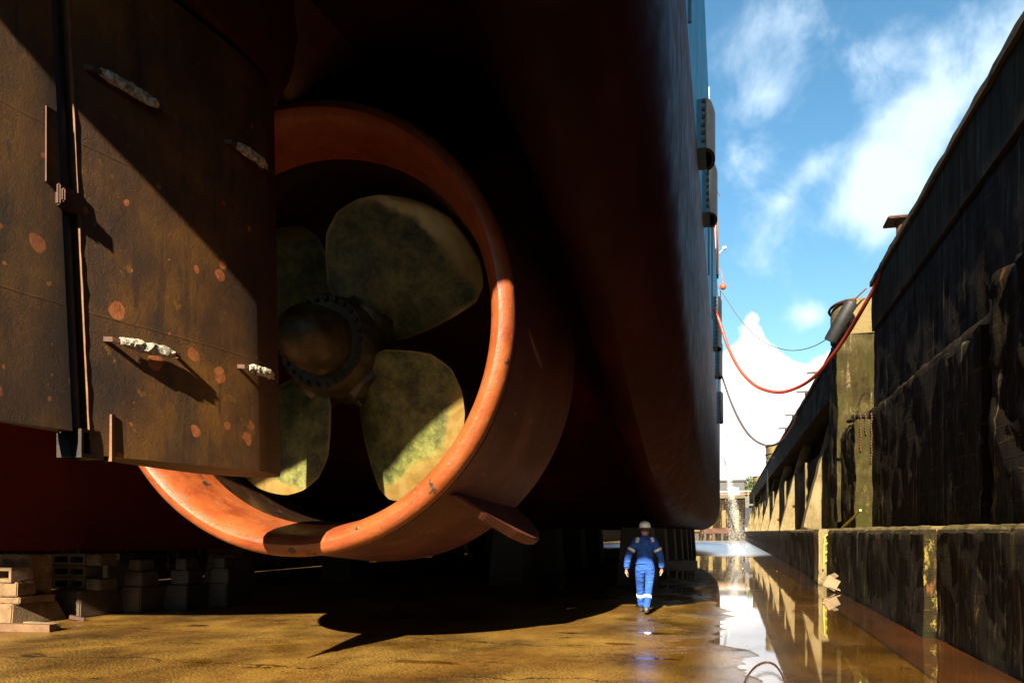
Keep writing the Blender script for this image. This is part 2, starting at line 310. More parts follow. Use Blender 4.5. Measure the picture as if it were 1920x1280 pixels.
    M['wall'] = wall('stained_wall', (.06, .034, .013), (.2, .12, .05), (.5, .32, .15), .88, .25, .6)
    M['ledge'] = wall('ledge_concrete', (.09, .055, .02), (.28, .185, .08), (.62, .44, .22), .86, .3, .3)
    M['parapet'] = wall('mossy_parapet', (.09, .065, .012), (.17, .125, .022), (.28, .21, .05), .45, .6, .2)
    M['pier'] = wall('mossy_pier', (.07, .052, .012), (.2, .155, .04), (.5, .4, .18), .55, .6, .15)
    M['buttress'] = wall('pale_concrete', (.42, .31, .14), (.66, .5, .25), (.86, .68, .38), .25, .4, .12)
    M['coping'] = wall('coping_concrete', (.22, .18, .11), (.34, .28, .18), (.42, .36, .26), .15, .1)
    M['quay'] = simple('quay_concrete', (.2, .19, .17), (.32, .3, .26), 2, .9)
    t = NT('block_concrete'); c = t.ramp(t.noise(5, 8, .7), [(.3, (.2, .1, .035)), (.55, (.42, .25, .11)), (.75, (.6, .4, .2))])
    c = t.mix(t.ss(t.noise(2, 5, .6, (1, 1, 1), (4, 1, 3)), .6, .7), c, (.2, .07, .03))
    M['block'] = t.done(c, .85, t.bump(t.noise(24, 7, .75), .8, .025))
    M['block_shade'] = simple('shade_concrete_mid', (.05, .028, .01), (.17, .1, .04), 3, .8, .5)  # darker copy of the block concrete, shade on the stacks painted in
    M['block_deep_shade'] = simple('shade_concrete_dark', (.02, .014, .008), (.06, .04, .022), 3, .7, .5)  # darkest copy of the block concrete, with the deep shade painted in
    M['leaf'] = simple('leaf_green', (.06, .1, .015), (.14, .18, .035), 3, .7, k=0.8)
    M['bark'] = simple('bark', (.08, .06, .04), (.15, .11, .08), 8, .9)
    M['shed'] = simple('shed_dark', (.05, .06, .07), (.1, .11, .12), 2, .6)
    M['pane'] = simple('shed_pane', (.25, .42, .55), (.35, .5, .62), 2, .2, k=0.8)
    M['drop'] = simple('spray_white', (.8, .85, .88), (.9, .92, .95), 2, .3, k=1)
    # man
    t = NT('coverall_cloth', .85); c = t.ramp(t.noise(9, 6, .6), [(.3, (.008, .07, .36)), (.5, (.015, .12, .6)), (.7, (.03, .18, .78))])
    M['cloth'] = t.done(c, .8, t.bump(t.noise(8, 4, .6, (1, 1, 2.2)), 1., .09, t.bump(t.noise(60, 3, .6), .2, .005)))
    M['skin'] = simple('skin', (.42, .2, .13), (.55, .28, .19), 10, .55, .1, k=1)
    M['hair'] = simple('hair', (.03, .018, .01), (.06, .035, .02), 30, .7, k=1)
    M['tape'] = simple('reflective_tape', (.75, .77, .78), (.9, .9, .9), 20, .35, .1, k=1)
    M['helmet'] = simple('helmet_white', (1.2, 1.18, 1.1), (1.3, 1.28, 1.2), 3, .3, .03, k=1)
    M['boot'] = simple('boot_leather', (.012, .012, .012), (.05, .045, .04), 10, .35, k=1)
mats()

# ------------------------------------------------------------------ object helpers
def tag(o, label=None, cat=None, group=None, kind=None):
    if label: o['label'] = label
    if cat: o['category'] = cat
    if group: o['group'] = group
    if kind: o['kind'] = kind
    return o
def thing(name, loc, label, cat, group=None):
    o = bpy.data.objects.new(name, None); COL.objects.link(o); o.location = loc; o.empty_display_size = .3
    return tag(o, label, cat, group)
def root_loc(p):
    v = Vector((0, 0, 0))
    while p: v += Vector(p.location); p = p.parent
    return v
def obj(name, bm, m, parent=None, smooth=False, org=None):
    """bm holds world coordinates; the object's origin goes to the parent's place, or org"""
    o_ = Vector(org) if org is not None else root_loc(parent)
    bmesh.ops.translate(bm, vec=-o_, verts=bm.verts)
    bmesh.ops.recalc_face_normals(bm, faces=bm.faces)
    me = bpy.data.meshes.new(name); bm.to_mesh(me); bm.free()
    for x in (m if isinstance(m, (list, tuple)) else [m]): me.materials.append(x)
    if smooth:
        for p in me.polygons: p.use_smooth = True
        try: me.set_sharp_from_angle(angle=R(42))
        except Exception: pass
    o = bpy.data.objects.new(name, me); COL.objects.link(o); o.parent = parent
    o.location = o_ - root_loc(parent)
    return o
def add_box(bm, x0, x1, y0, y1, z0, z1, mi=0):
    vs = [bm.verts.new((x, y, z)) for x in (x0, x1) for y in (y0, y1) for z in (z0, z1)]
    fs = []
    for q in ((0, 1, 3, 2), (4, 6, 7, 5), (0, 4, 5, 1), (2, 3, 7, 6), (0, 2, 6, 4), (1, 5, 7, 3)):
        f = bm.faces.new([vs[i] for i in q]); f.material_index = mi; fs.append(f)
    return vs
def box(x0, x1, y0, y1, z0, z1, bev=0):
    bm = bmesh.new(); add_box(bm, x0, x1, y0, y1, z0, z1)
    if bev: bmesh.ops.bevel(bm, geom=bm.edges[:], offset=bev, segments=2, affect='EDGES')
    return bm
def add_tube(bm, pts, r, seg=10, cap=True):
    rings = []; n = len(pts); up = Vector((0, 0, 1)); prev = None
    for i, p in enumerate(pts):
        p = Vector(p); d = (Vector(pts[min(i+1, n-1)])-Vector(pts[max(i-1, 0)])).normalized()
        a = d.cross(up)
        if a.length < 1e-3: a = d.cross(Vector((1, 0, 0)))
        a.normalize()
        if prev is not None:
            a = (prev - d*prev.dot(d)).normalized()
        prev = a; b = d.cross(a)
        rr = r[i] if isinstance(r, (list, tuple)) else r
        rings.append([bm.verts.new(p+(a*math.cos(t)+b*math.sin(t))*rr) for t in [2*math.pi*k/seg for k in range(seg)]])
    for q, w in zip(rings, rings[1:]):
        for k in range(seg): bm.faces.new((q[k], q[(k+1) % seg], w[(k+1) % seg], w[k]))
    if cap: bm.faces.new(rings[0][::-1]); bm.faces.new(rings[-1])
    return bm
def tube(pts, r, seg=10): return add_tube(bmesh.new(), pts, r, seg)
def rough_box(x0, x1, y0, y1, z0, z1, ry=.5, rz=.25, amp=.03, freq=1.3, rim=0.):
    """a weathered block: subdivided, its surface displaced by noise"""
    bm = bmesh.new()
    nx = max(1, int((x1-x0)/rz)); ny = max(1, min(420, int((y1-y0)/ry))); nz = max(1, int((z1-z0)/rz))
    cache = {}
    def V(i, j, k):
        if (i, j, k) not in cache:
            p = Vector((x0+(x1-x0)*i/nx, y0+(y1-y0)*j/ny, z0+(z1-z0)*k/nz))
            q = p*freq; dv = noise.noise_vector(q)*amp + noise.noise_vector(q*3.7)*amp*.5 + noise.noise_vector(q*11)*amp*.22
            if k == nz and i == 0 and rim: dv += Vector((rim*(.5+.6*abs(noise.noise(p*1.7))), 0, -rim*.55*(.4+1.3*abs(noise.noise(p*2.3)))))
            if k == nz and i == 0: dv += Vector((abs(noise.noise(p*2.3)), 0, -abs(noise.noise(p*2.9))))*amp*2
            if k == 0: dv.z = 0
            cache[(i, j, k)] = bm.verts.new(p+dv)
        return cache[(i, j, k)]
    for j in range(ny):
        for k in range(nz):
            bm.faces.new((V(0, j, k), V(0, j, k+1), V(0, j+1, k+1), V(0, j+1, k))); bm.faces.new((V(nx, j, k), V(nx, j+1, k), V(nx, j+1, k+1), V(nx, j, k+1)))
    for i in range(nx):
        for k in range(nz):
            bm.faces.new((V(i, 0, k), V(i+1, 0, k), V(i+1, 0, k+1), V(i, 0, k+1))); bm.faces.new((V(i, ny, k), V(i, ny, k+1), V(i+1, ny, k+1), V(i+1, ny, k)))
        for j in range(ny):
            bm.faces.new((V(i, j, nz), V(i+1, j, nz), V(i+1, j+1, nz), V(i, j+1, nz))); bm.faces.new((V(i, j, 0), V(i, j+1, 0), V(i+1, j+1, 0), V(i+1, j, 0)))
    return bm
def sheet(x0, x1, y0, y1, z):
    bm = bmesh.new(); bm.faces.new([bm.verts.new(p) for p in ((x0, y0, z), (x1, y0, z), (x1, y1, z), (x0, y1, z))]); return bm
def lathe_y(bm, prof, cx, cz, seg=96, close=False, mi=None, ang=(0, 2*math.pi)):
    """profile of (y, r) turned about the axis through (cx, cz) along Y"""
    full = abs(ang[1]-ang[0]-2*math.pi) < 1e-6; n = seg if full else seg+1
    rings = []
    for (y, r) in prof:
        if r < 1e-5: v = bm.verts.new((cx, y, cz)); rings.append([v]*n); continue
        rings.append([bm.verts.new((cx+r*math.cos(t), y, cz+r*math.sin(t))) for t in [ang[0]+(ang[1]-ang[0])*k/seg for k in range(n)]])
    prs = list(zip(rings, rings[1:]))
    if close: prs.append((rings[-1], rings[0]))
    for i, (a, b) in enumerate(prs):
        for k in range(seg):
            q = [a[k], a[(k+1) % n], b[(k+1) % n], b[k]]; u = []
            for v in q:
                if v not in u: u.append(v)
            if len(u) > 2:
                f = bm.faces.new(u)
                if mi: f.material_index = mi[i]
    return bm
def interp(t, pts):
    if t <= pts[0][0]: return pts[0][1]
    for (a, b), (c, d) in zip(pts, pts[1:]):
        if t <= c:
            u = (t-a)/(c-a); return b+(d-b)*u
    return pts[-1][1]
def sm(a, b, x): u = min(1, max(0, (x-a)/(b-a))); return u*u*(3-2*u)

# ------------------------------------------------------------------ the setting
GX = 2.16
tag(obj('dock_floor', sheet(-45, 40, -60, 152, 0), M['floor']), kind='structure')
tag(obj('gutter', sheet(GX, 3.4, -5, 149, .004), M['gutter']), kind='structure')
tag(obj('floor_joint', sheet(GX-.03, GX, -5, 149, .006), M['joint']), kind='structure')
tag(obj('quay_ground', box(5.4, 600, -60, 900, 6, 8.1), M['quay']), kind='structure')
tag(obj('far_quay_ground', box(-600, 5.39, 153.6, 900, 6, 8.1), M['quay']), kind='structure')
# standing water
def puddle():
    bm = bmesh.new()
    left = [(3, .9), (6, .45), (8.7, .25), (9.6, .1), (10.6, .22), (12.1, -.12), (14, -.28), (16, -.1), (18, -.2), (21, -.42), (24, -.5), (26, -1.2), (29, -2.2), (34, -3.2), (45, -5), (70, -9), (100, -12), (148, -14)]
    ys = []; y = 3.
    while y < 148: ys.append(y); y += .03 if y < 18 else .06 if y < 30 else .4
    rows = []
    for y in ys:
        k = 1 if y < 30 else 2
        a = interp(y, left)+noise.fractal(Vector((y*.9, 3.3, 0)), .7, 2.2, 7)*.3*k+noise.noise(Vector((y*7, 0, 1)))*.05
        rows.append((bm.verts.new((a, y, .012)), bm.verts.new((3.4, y, .012))))
    for p, q in zip(rows, rows[1:]): bm.faces.new((p[0], p[1], q[1], q[0]))
    def patch(cx, cy, rx, ry, s):
        vs = [bm.verts.new((cx+rx*math.cos(t)*(1+.45*noise.fractal(Vector((math.cos(t)*1.5, math.sin(t)*1.5, s)), .6, 2, 5)),
                            cy+ry*math.sin(t)*(1+.45*noise.fractal(Vector((math.cos(t)*1.5, math.sin(t)*1.5, s+9)), .6, 2, 5)), .011)) for t in [2*math.pi*i/90 for i in range(90)]]
        bm.faces.new(vs)
    for (cx, cy, rx, ry, s) in ((-1.0, 21.6, .38, 1.1, 1), (-1.75, 23.5, .3, .9, 2), (-1.1, 12.6, .3, .13, 3), (-1.5, 11.3, .22, .1, 4), (-.9, 10.1, .35, .07, 5),
                                (-4.2, 22.5, 1.1, 1.2, 6), (-6.2, 26, 1.6, 1.8, 7), (-3.6, 9.1, .5, .12, 8), (-2.9, 19.2, .5, .5, 9)): patch(cx, cy, rx, ry, s)
    return bm
wo = tag(obj('water', puddle(), M['water']), kind='structure')
wo.data.flip_normals() if wo.data.polygons[0].normal.z < 0 else None
for p_ in wo.data.polygons:
    if p_.normal.z < 0: p_.flip()

# ------------------------------------------------------------------ right dock wall
rw = thing('dock_wall', (4.5, 60, 0), 'tall stained concrete dock wall with ledge, buttresses and mossy parapet, right of the ship', 'wall')
def rwp(name, bm, m, sm_=True): return obj(name, bm, m, rw, sm_)
rwp('ledge', rough_box(3.02, 4.9, 5, 13.2, 0, 1.68, .12, .1, .035, 1.3, .09), M['ledge'])
rwp('near_wall', rough_box(3.7, 5.4, -10.5, 4.99, 0, 8.1, .6, .5, .04), M['wall'])
rwp('ledge', rough_box(2.84, 4.9, 13.21, 40, 0, 1.68, .16, .12, .035, 1.3, .09), M['ledge'])
rwp('ledge', rough_box(2.86, 4.9, 40.01, 150, 0, 1.68, .6, .3, .03, 1.3, .05), M['ledge'])
rwp('pilaster', rough_box(2.6, 2.9, 25.3, 26.6, 0, 1.68, .12, .12, .03), M['buttress'])
rwp('lower_wall', rough_box(3.6, 5.2, 5, 22.8, 1.6, 4.85, .16, .14, .035, 1.3, .09), M['wall'])
rwp('upper_wall', rough_box(3.72, 5.2, 5, 22.8, 4.8, 6.9, .18, .16, .03), M['wall'])
rwp('parapet', rough_box(3.68, 5.4, 5, 22.9, 6.9, 8.1, .2, .18, .02), M['parapet'])
rwp('lower_wall', rough_box(3.77, 5.2, 22.85, 150, 1.6, 4.95, .5, .3, .05), M['wall'])
rwp('recess_wall', rough_box(4.85, 5.35, 22.92, 32.4, 4.9, 8.1, .3, .3, .04), M['parapet'])
rwp('upper_wall', rough_box(4.7, 5.3, 32.2, 150, 4.9, 7.4, .8, .4, .04), M['wall'])
rwp('parapet', rough_box(3.7, 5.4, 32.0, 150, 6.6, 8.1, .45, .3, .05), M['parapet'])
rwp('coping', rough_box(3.63, 5.5, -10.5, 22.95, 8.1, 8.24, .3, .2, .015), M['coping'])
rwp('coping', rough_box(3.63, 5.5, 32.0, 150, 8.1, 8.24, 1, .3, .015), M['coping'])
# near pilasters and the broken corner block
rwp('pilaster', rough_box(3.42, 3.7, 12.5, 14.3, 1.6, 4.5, .12, .12, .05), M['wall'])
rwp('pilaster', rough_box(3.38, 3.75, 9.3, 11.9, 1.6, 5.0, .12, .12, .08), M['wall'])
rwp('corner_block', rough_box(3.18, 3.9, 22.3, 24.6, 1.6, 4.5, .1, .1, .06), M['pier'])
def buttress(y, t=1.1):
    bm = bmesh.new(); prof = [(2.95, 1.66), (3.77, 5.0), (4.3, 6.95)]
    pts = []
    for (a, b) in zip(prof, prof[1:]):
        for i in range(10): u = i/10; pts.append((a[0]+(b[0]-a[0])*u, a[1]+(b[1]-a[1])*u))
    pts.append(prof[-1]); rows = []
    for (x, z) in pts:
        dv = noise.noise(Vector((x*3, y, z*2)))*.03
        rows.append([bm.verts.new((x+dv, y, z)), bm.verts.new((x+dv, y+t, z)), bm.verts.new((5.0, y, z)), bm.verts.new((5.0, y+t, z))])
    for a, b in zip(rows, rows[1:]):
        bm.faces.new((a[0], b[0], b[1], a[1])); bm.faces.new((a[0], a[2], b[2], b[0])); bm.faces.new((a[1], b[1], b[3], a[3])); bm.faces.new((a[2], a[3], b[3], b[2]))
    bm.faces.new((rows[0][0], rows[0][1], rows[0][3], rows[0][2])); bm.faces.new((rows[-1][0], rows[-1][2], rows[-1][3], rows[-1][1]))
    return bm
for k in range(8): rwp('buttress', buttress(34.7+14.7*k), M['buttress'])
for k in range(8): rwp('pilaster', rough_box(3.66, 3.9, 41.5+14.7*k, 42.1+14.7*k, 1.6, 5.0, .3, .3, .03), M['ledge'])
def pier(y, t=2.4, x0=3.64, ztop=7.75):
    """mooring pier: square below, half-round cap with a steel band"""
    rwp('pier', rough_box(x0, 5.2, y, y+t, 1.62, ztop-.9, .2, .15, .05), M['pier'])
    bm = bmesh.new(); cyy = y+t/2; r = t/2+.02; n = 20; rings = []
    for (z, rr, xs) in ((ztop-.9, r, 1), (ztop, r, 1), (ztop+.22, r*.97, .97), (ztop+.36, r*.82, .85)):
        ring = []
        for i in range(n+1):
            a = math.pi*i/n; ring.append(bm.verts.new((x0+.55-math.sin(a)*(.62)*xs, cyy-math.cos(a)*rr, z)))
        ring.append(bm.verts.new((5.0, cyy+rr, z))); ring.append(bm.verts.new((5.0, cyy-rr, z))); rings.append(ring)
    for a, b in zip(rings, rings[1:]):
        for i in range(len(a)): j = (i+1) % len(a); bm.faces.new((a[i], a[j], b[j], b[i]))
    bm.faces.new(rings[-1]); bm.faces.new(rings[0][::-1])
    rwp('pier_cap', bm, M['ledge'])
    bm = bmesh.new()
    for z in (ztop+.26, ztop-.55):
        add_tube(bm, [(x0+.55-math.sin(math.pi*i/n)*(.66), cyy-math.cos(math.pi*i/n)*(r+.03), z) for i in range(n+1)], .05, 6)
    rwp('steel_band', bm, M['rust'])
pier(29.5, ztop=9.3); pier(80.0, 3.2, ztop=9.6); pier(122.0, 4, ztop=9.4)

# unseen dock head, added behind the viewer to hold back sky light
hw = thing('unseen_head_wall', (-9, -12, 0), 'stained wall added across the dock behind the viewer, out of the picture, to cut sky light', 'wall')
obj('wall_face', rough_box(-22, 3.69, -13.5, -11.2, 0, 8.1, .6, .5, .06), M['wall'], hw)  # face of the added unseen head wall
obj('coping', rough_box(-22, 5.4, -13.6, -10.6, 8.1, 8.24, .6, .4, .02), M['coping'], hw)  # coping of the added unseen head wall
# far end wall, left wall
ew = thing('end_wall', (-5, 150, 0), 'dark concrete wall closing the far end of the dock behind the water spray', 'wall')
obj('wall_face', rough_box(-30, 3, 150.1, 153.5, 0, 7.6, .9, .5, .12), M['wall'], ew)
obj('coping', rough_box(-30, 3, 149.7, 153.6, 7.6, 8.2, 1, .4, .03), M['coping'], ew)
for k in range(5): obj('buttress', rough_box(-8+2.3*k, -7.3+2.3*k, 149, 150.3, 0, 5.5, .5, .4, .05), M['ledge'], ew)
obj('left_dock_wall', rough_box(-25, -18.6, -10, 150, 0, 8.2, 1.5, .8, .05), M['wall'])
tag(bpy.data.objects['left_dock_wall'], 'shaded dock wall beyond the keel blocks on the far left side of the ship', 'wall')

# ------------------------------------------------------------------ the ship
HX = -.57; HC = -9.4; XC = -5.24; ZC = 4.13; Y0 = 8.8
ship = thing('ship', (HC, 0, 0), 'blue and dark red ship in dry dock, propeller nozzle and rudder toward the viewer', 'ship')
def yt(x):      # plan of the transom edge
    return interp(x, [(-18.4, -2.6), (-11.6, -2.9), (-9.4, -2.2), (-8.3, -1.6), (-4.9, -.3), (-3.2, 1.2), (-2.4, 2.5), (-1.2, 2.6), (-.57, 4.2)])
def zb(x, y):   # bottom height
    a = abs(x-HC)
    outer = interp(y, [(-3, 8.1), (2, 8.0), (4.2, 7.0), (6.4, 5.6), (9, 4.5), (12, 3.4), (15, 2.6), (18, 2.1), (22, 1.75), (60, 1.72), (95, 1.8)])
    tun = interp(y, [(-3, 8.1), (4, 7.9), (9, 7.6), (12.5, 7.3), (16, 5.2), (20, 3.1), (24, 1.9), (27, 1.75), (60, 1.72), (95, 1.8)])
    w = sm(6.2, 8.0, a)
    return tun+(outer-tun)*w
def hull():
    bm = bmesh.new()
    As = [0, .6, 1.5, 2.6, 3.6, 4.6, 5.4, 6.0, 6.5, 6.9, 7.2, 7.5, 7.75, 8.0, 8.2, 8.4, 8.55, 8.7, 8.76, 8.8, 8.83]
    xs = [HC-a for a in As[::-1]]+[HC+a for a in As[1:]]
    st = [0, .8, 1.6, 2.4, 3.2, 4, 5, 6, 7, 8, 9, 10, 11, 12, 13, 14, 15, 16, 17, 18, 19, 20, 22, 24, 27, 30, 35, 40, 50, 60, 68, 74, 80, 85, 89, 92]
    rb = 1.5; HB = 8.83; rows = []
    def wid(y): return interp(y, [(0, 1), (66, 1), (74, .93), (80, .8), (85, .6), (89, .35), (92, .03)])
    for s in st:
        lo = []; hi = []; md = []
        for x in xs:
            a = abs(x-HC); w = max(0, 1-s/14); y = s+yt(x)*w
            z = zb(x, y)
            if a > HB-rb: z += rb-math.sqrt(max(0, rb*rb-(a-(HB-rb))**2))
            xx = HC+(x-HC)*wid(y)
            zt = 14.9+interp(y, [(0, 0), (60, 0), (92, 3.5)])
            lo.append(bm.verts.new((xx, y, min(z, 9.5)))); hi.append(bm.verts.new((xx, y, zt)))
        rows.append((lo, hi))
    for (a, b), (c, d) in zip(rows, rows[1:]):
        for i in range(len(xs)-1):
            bm.faces.new((a[i], a[i+1], c[i+1], c[i])); bm.faces.new((b[i], d[i], d[i+1], b[i+1]))
        bm.faces.new((a[0], c[0], d[0], b[0])); bm.faces.new((a[-1], b[-1], d[-1], c[-1]))
    for (a, b) in (rows[0], rows[-1]):
        for i in range(len(xs)-1): bm.faces.new((a[i], a[i+1], b[i+1], b[i]))
    return bm
obj('hull', hull(), M['hull'], ship, True)
# centre skeg
def slab(plan, x, t):
    bm = bmesh.new(); A = [bm.verts.new((x-t, y, z)) for y, z in plan]; B = [bm.verts.new((x+t, y, z)) for y, z in plan]
    bm.faces.new(A); bm.faces.new(B[::-1]); n = len(plan)
    for i in range(n): bm.faces.new((A[i], A[(i+1) % n], B[(i+1) % n], B[i]))
    return bm
obj('skeg', slab([(8.2, 1.29), (26, 1.0), (30, 2), (30, 4), (14, 8.0), (6.5, 8.0)], -14.0, .35), M['skeg'], ship)
obj('pipe', tube([(-13.5, 9.6, 2.4), (-13.5, 10.1, 1.3)], .08, 10), M['red_steel'], ship)
# headboxes over the rudder and over the nozzle
def foil_loft(secs, cx, n=22):
    bm = bmesh.new(); rings = []
    for (z, ya, yb, hw) in secs:     # ya = aft (small), yb = fore
        ring = []
        for i in range(n):
            t = 2*math.pi*i/n; u = (1-math.cos(t))/2
            ring.append(bm.verts.new((cx+hw*math.sin(t)*(.75+.25*u), ya+(yb-ya)*u, z)))
        rings.append(ring)
    for a, b in zip(rings, rings[1:]):
        for i in range(n): bm.faces.new((a[i], a[(i+1) % n], b[(i+1) % n], b[i]))
    bm.faces.new(rings[0][::-1]); bm.faces.new(rings[-1]); return bm
obj('rudder_headbox', foil_loft([(6.58, 4.6, 8.35, .5), (7.0, 4.2, 8.6, .62), (8.2, 3.2, 9.0, .95)], XC), M['red_steel'], ship, True)
obj('nozzle_headbox', foil_loft([(6.8, 9.1, 12.0, .4), (6.95, 8.8, 12.8, .48), (7.2, 8.3, 13.2, .62), (7.5, 7.2, 13.8, .9), (8.1, 5.8, 15, 1.5)], XC), M['red_steel'], ship, True)
# nozzle
nz = bpy.data.objects.new('nozzle', None); COL.objects.link(nz); nz.parent = ship; nz.location = Vector((XC, Y0, ZC))-Vector(ship.location)
RO = 2.85
lip = [(Y0+.3, RO-.042), (Y0+.24, RO-.02), (Y0+.14, RO-.002), (Y0+.06, RO-.03), (Y0+.01, RO-.08), (Y0-.01, RO-.15), (Y0+.03, RO-.22), (Y0+.12, RO-.28), (Y0+.3, RO-.33), (Y0+.55, RO-.37), (Y0+.85, RO-.41)]
obj('nozzle_lip', lathe_y(bmesh.new(), lip, XC, ZC, 160), M['nozzle'], nz, True)
outer = [(Y0+.3, RO-.045), (Y0+.6, RO-.03), (Y0+1.2, RO+.02), (Y0+2.0, RO+.09), (Y0+2.7, RO+.15), (Y0+3.05, RO+.15), (Y0+3.25, RO+.08), (Y0+3.3, RO-.02), (Y0+3.15, RO-.12)]
obj('nozzle_shell', lathe_y(bmesh.new(), outer, XC, ZC, 160), M['nozzle_outer'], nz, True)
inner = [(Y0+.85, RO-.414), (Y0+1.1, RO-.435), (Y0+1.5, RO-.445), (Y0+1.9, RO-.41), (Y0+2.6, RO-.3), (Y0+3.15, RO-.122)]
obj('nozzle_liner', lathe_y(bmesh.new(), inner, XC, ZC, 160), M['liner'], nz, True)
bm = bmesh.new(); lathe_y(bm, [(Y0+.295, RO-.05), (Y0+.30, RO-.025), (Y0+.33, RO-.025), (Y0+.34, RO-.05)], XC, ZC, 160)
obj('weld_seam', bm, M['red_steel'], nz, True)
# barnacles on the lip
bm = bmesh.new()
for i in range(330):
    a = R(random.uniform(-175, 35)) if random.random() < .75 else R(random.uniform(-75, -35)); u = random.gauss(0, .05)
    y = Y0+.16+abs(u)*1.2; r = RO-.01-abs(u)*.3
    if random.random() < .2: y = Y0+random.uniform(.0, .3); r = RO-.1-y*0+(-.1 if y > Y0+.1 else -.03)
    s = random.uniform(.004, .013)
    bmesh.ops.create_icosphere(bm, subdivisions=1, radius=s, matrix=Matrix.Translation((XC+r*math.cos(a), y, ZC+r*math.sin(a))))
tag(obj('barnacles', bm, M['zinc'], nz), kind='stuff')
# fin at the lower right of the nozzle
def fin():
    a = R(-47); out = Vector((math.cos(a), 0, math.sin(a))); side = Vector((-math.sin(a), 0, math.cos(a)))
    pts = [(.0, 9.3), (.0, 11.9), (.45, 11.95), (.7, 11.8), (.82, 11.5), (.82, 11.1), (.68, 10.6), (.36, 9.85)]
    bm = bmesh.new(); c = Vector((XC, 0, ZC)); A = []; B = []
    for (q, y) in pts:
        p = c+out*(RO+q)+Vector((0, y, 0)); w = .07 if 0 < q < .9 else .04
        A.append(bm.verts.new(p+side*w)); B.append(bm.verts.new(p-side*w))
    bm.faces.new(A); bm.faces.new(B[::-1]); n = len(pts)
    for i in range(n): bm.faces.new((A[i], A[(i+1) % n], B[(i+1) % n], B[i]))
    bmesh.ops.bevel(bm, geom=bm.edges[:], offset=.02, segments=2, affect='EDGES'); return bm
obj('fin', fin(), M['nozzle_outer'], nz)

# propeller
YP = 10.2
pr = bpy.data.objects.new('propeller', None); COL.objects.link(pr); pr.parent = ship; pr.location = Vector((XC, YP, ZC))-Vector(ship.location)
PC = (XC, YP, ZC)
def blade(phc):
    bm = bmesh.new(); lay = bm.verts.layers.float.new('rim')
    nr, nc = 34, 30; RT = 2.36; front = []; back = []
    cw = [(.5, -32), (.8, -38), (1.2, -37), (1.6, -35), (1.95, -33), (2.15, -29), (2.27, -22), (2.33, -14), (2.36, -6)]
    cc = [(.5, 28), (.8, 39), (1.2, 39), (1.5, 38), (1.8, 33), (2.0, 26), (2.15, 18), (2.27, 7), (2.33, 1), (2.36, -5.5)]
    for i in range(nr+1):
        u = i/nr; u = 1-(1-u)**1.6; r = .5+(RT-.5)*u; a0 = R(interp(r, cw)); a1 = R(interp(r, cc)); rf = []; rk = []
        for j in range(nc+1):
            v = -1+2*j/nc; ph = phc+(a0+a1)/2+v*(a1-a0)/2
            tw = .62 if r > .8 else .62+.1*(.8-r)
            y = YP - (ph-phc)*tw*(.55+.45*r/RT)*1.25 + .05*u - .06*u*u
            cam_ = .06*(1-v*v)*(1-u*.6)
            th = .012+.11*(1-v*v)*(1-u)**1.2+.02*(1-v*v)*(1-u*.9)
            rim = max(abs(v)**2.2*.82, u**3)
            for (lst, yy) in ((rf, y-th-cam_), (rk, y+th-cam_)):
                q = bm.verts.new((XC+r*math.cos(ph), yy, ZC+r*math.sin(ph))); q[lay] = rim; lst.append(q)
        front.append(rf); back.append(rk)
    for g in (front, back):
        for a, b in zip(g, g[1:]):
            for j in range(nc): bm.faces.new((a[j], a[j+1], b[j+1], b[j]))
    for i in range(nr):
        for j in (0, nc): bm.faces.new((front[i][j], front[i+1][j], back[i+1][j], back[i][j]))
    for i in (0, nr):
        for j in range(nc): bm.faces.new((front[i][j], front[i][j+1], back[i][j+1], back[i][j]))
    return bm
BA = [R(q) for q in (53, 142, 232, -46)]
for a in BA:
    b = obj('blade', blade(a), M['bronze'], pr, True, org=PC)
hub = [(YP-1.42, 0), (YP-1.41, .12), (YP-1.35, .2), (YP-1.24, .31), (YP-1.08, .39), (YP-.9, .425), (YP-.72, .44), (YP-.6, .45), (YP-.6, .62), (YP-.5, .66), (YP-.3, .69), (YP, .7), (YP+.4, .68), (YP+.7, .6), (YP+.72, .45), (YP+3.5, .42), (YP+6, .5)]
obj('hub', lathe_y(bmesh.new(), hub, XC, ZC, 64), M['hub'], pr, True, org=PC)
for k in range(26):
    a = 2*math.pi*k/26; bm = bmesh.new()
    c = Vector((XC+.575*math.cos(a), YP-.6, ZC+.575*math.sin(a)))
    bmesh.ops.create_cone(bm, cap_ends=True, segments=6, radius1=.042, radius2=.036, depth=.07, matrix=Matrix.Translation(c+Vector((0, -.03, 0))) @ Matrix.Rotation(R(90), 4, 'X'))
    obj('bolt', bm, M['bolt'], pr, org=PC)
for a in BA:   # blade roots: round palms with their own bolts
    a = a-.05; ax = Vector((math.cos(a), 0, math.sin(a)))
    bm = bmesh.new(); q = ax.to_track_quat('Z', 'Y').to_matrix().to_4x4()
    c = Vector(PC)+ax*.66
    bmesh.ops.create_cone(bm, cap_ends=True, segments=36, radius1=.40, radius2=.34, depth=.16, matrix=Matrix.Translation(c) @ q)
    obj('blade_palm', bm, M['hub'], pr, True, org=PC)
    for s in (-1, 1):
        for j in (-1, 0, 1):
            t_ = R(90*s+j*24); off = q.to_3x3() @ Vector((math.cos(t_)*.28, math.sin(t_)*.28, 0))
            bm = bmesh.new(); bmesh.ops.create_icosphere(bm, subdivisions=2, radius=.045, matrix=Matrix.Translation(c+ax*.085+off))
            obj('bolt', bm, M['bolt'], pr, True, org=PC)

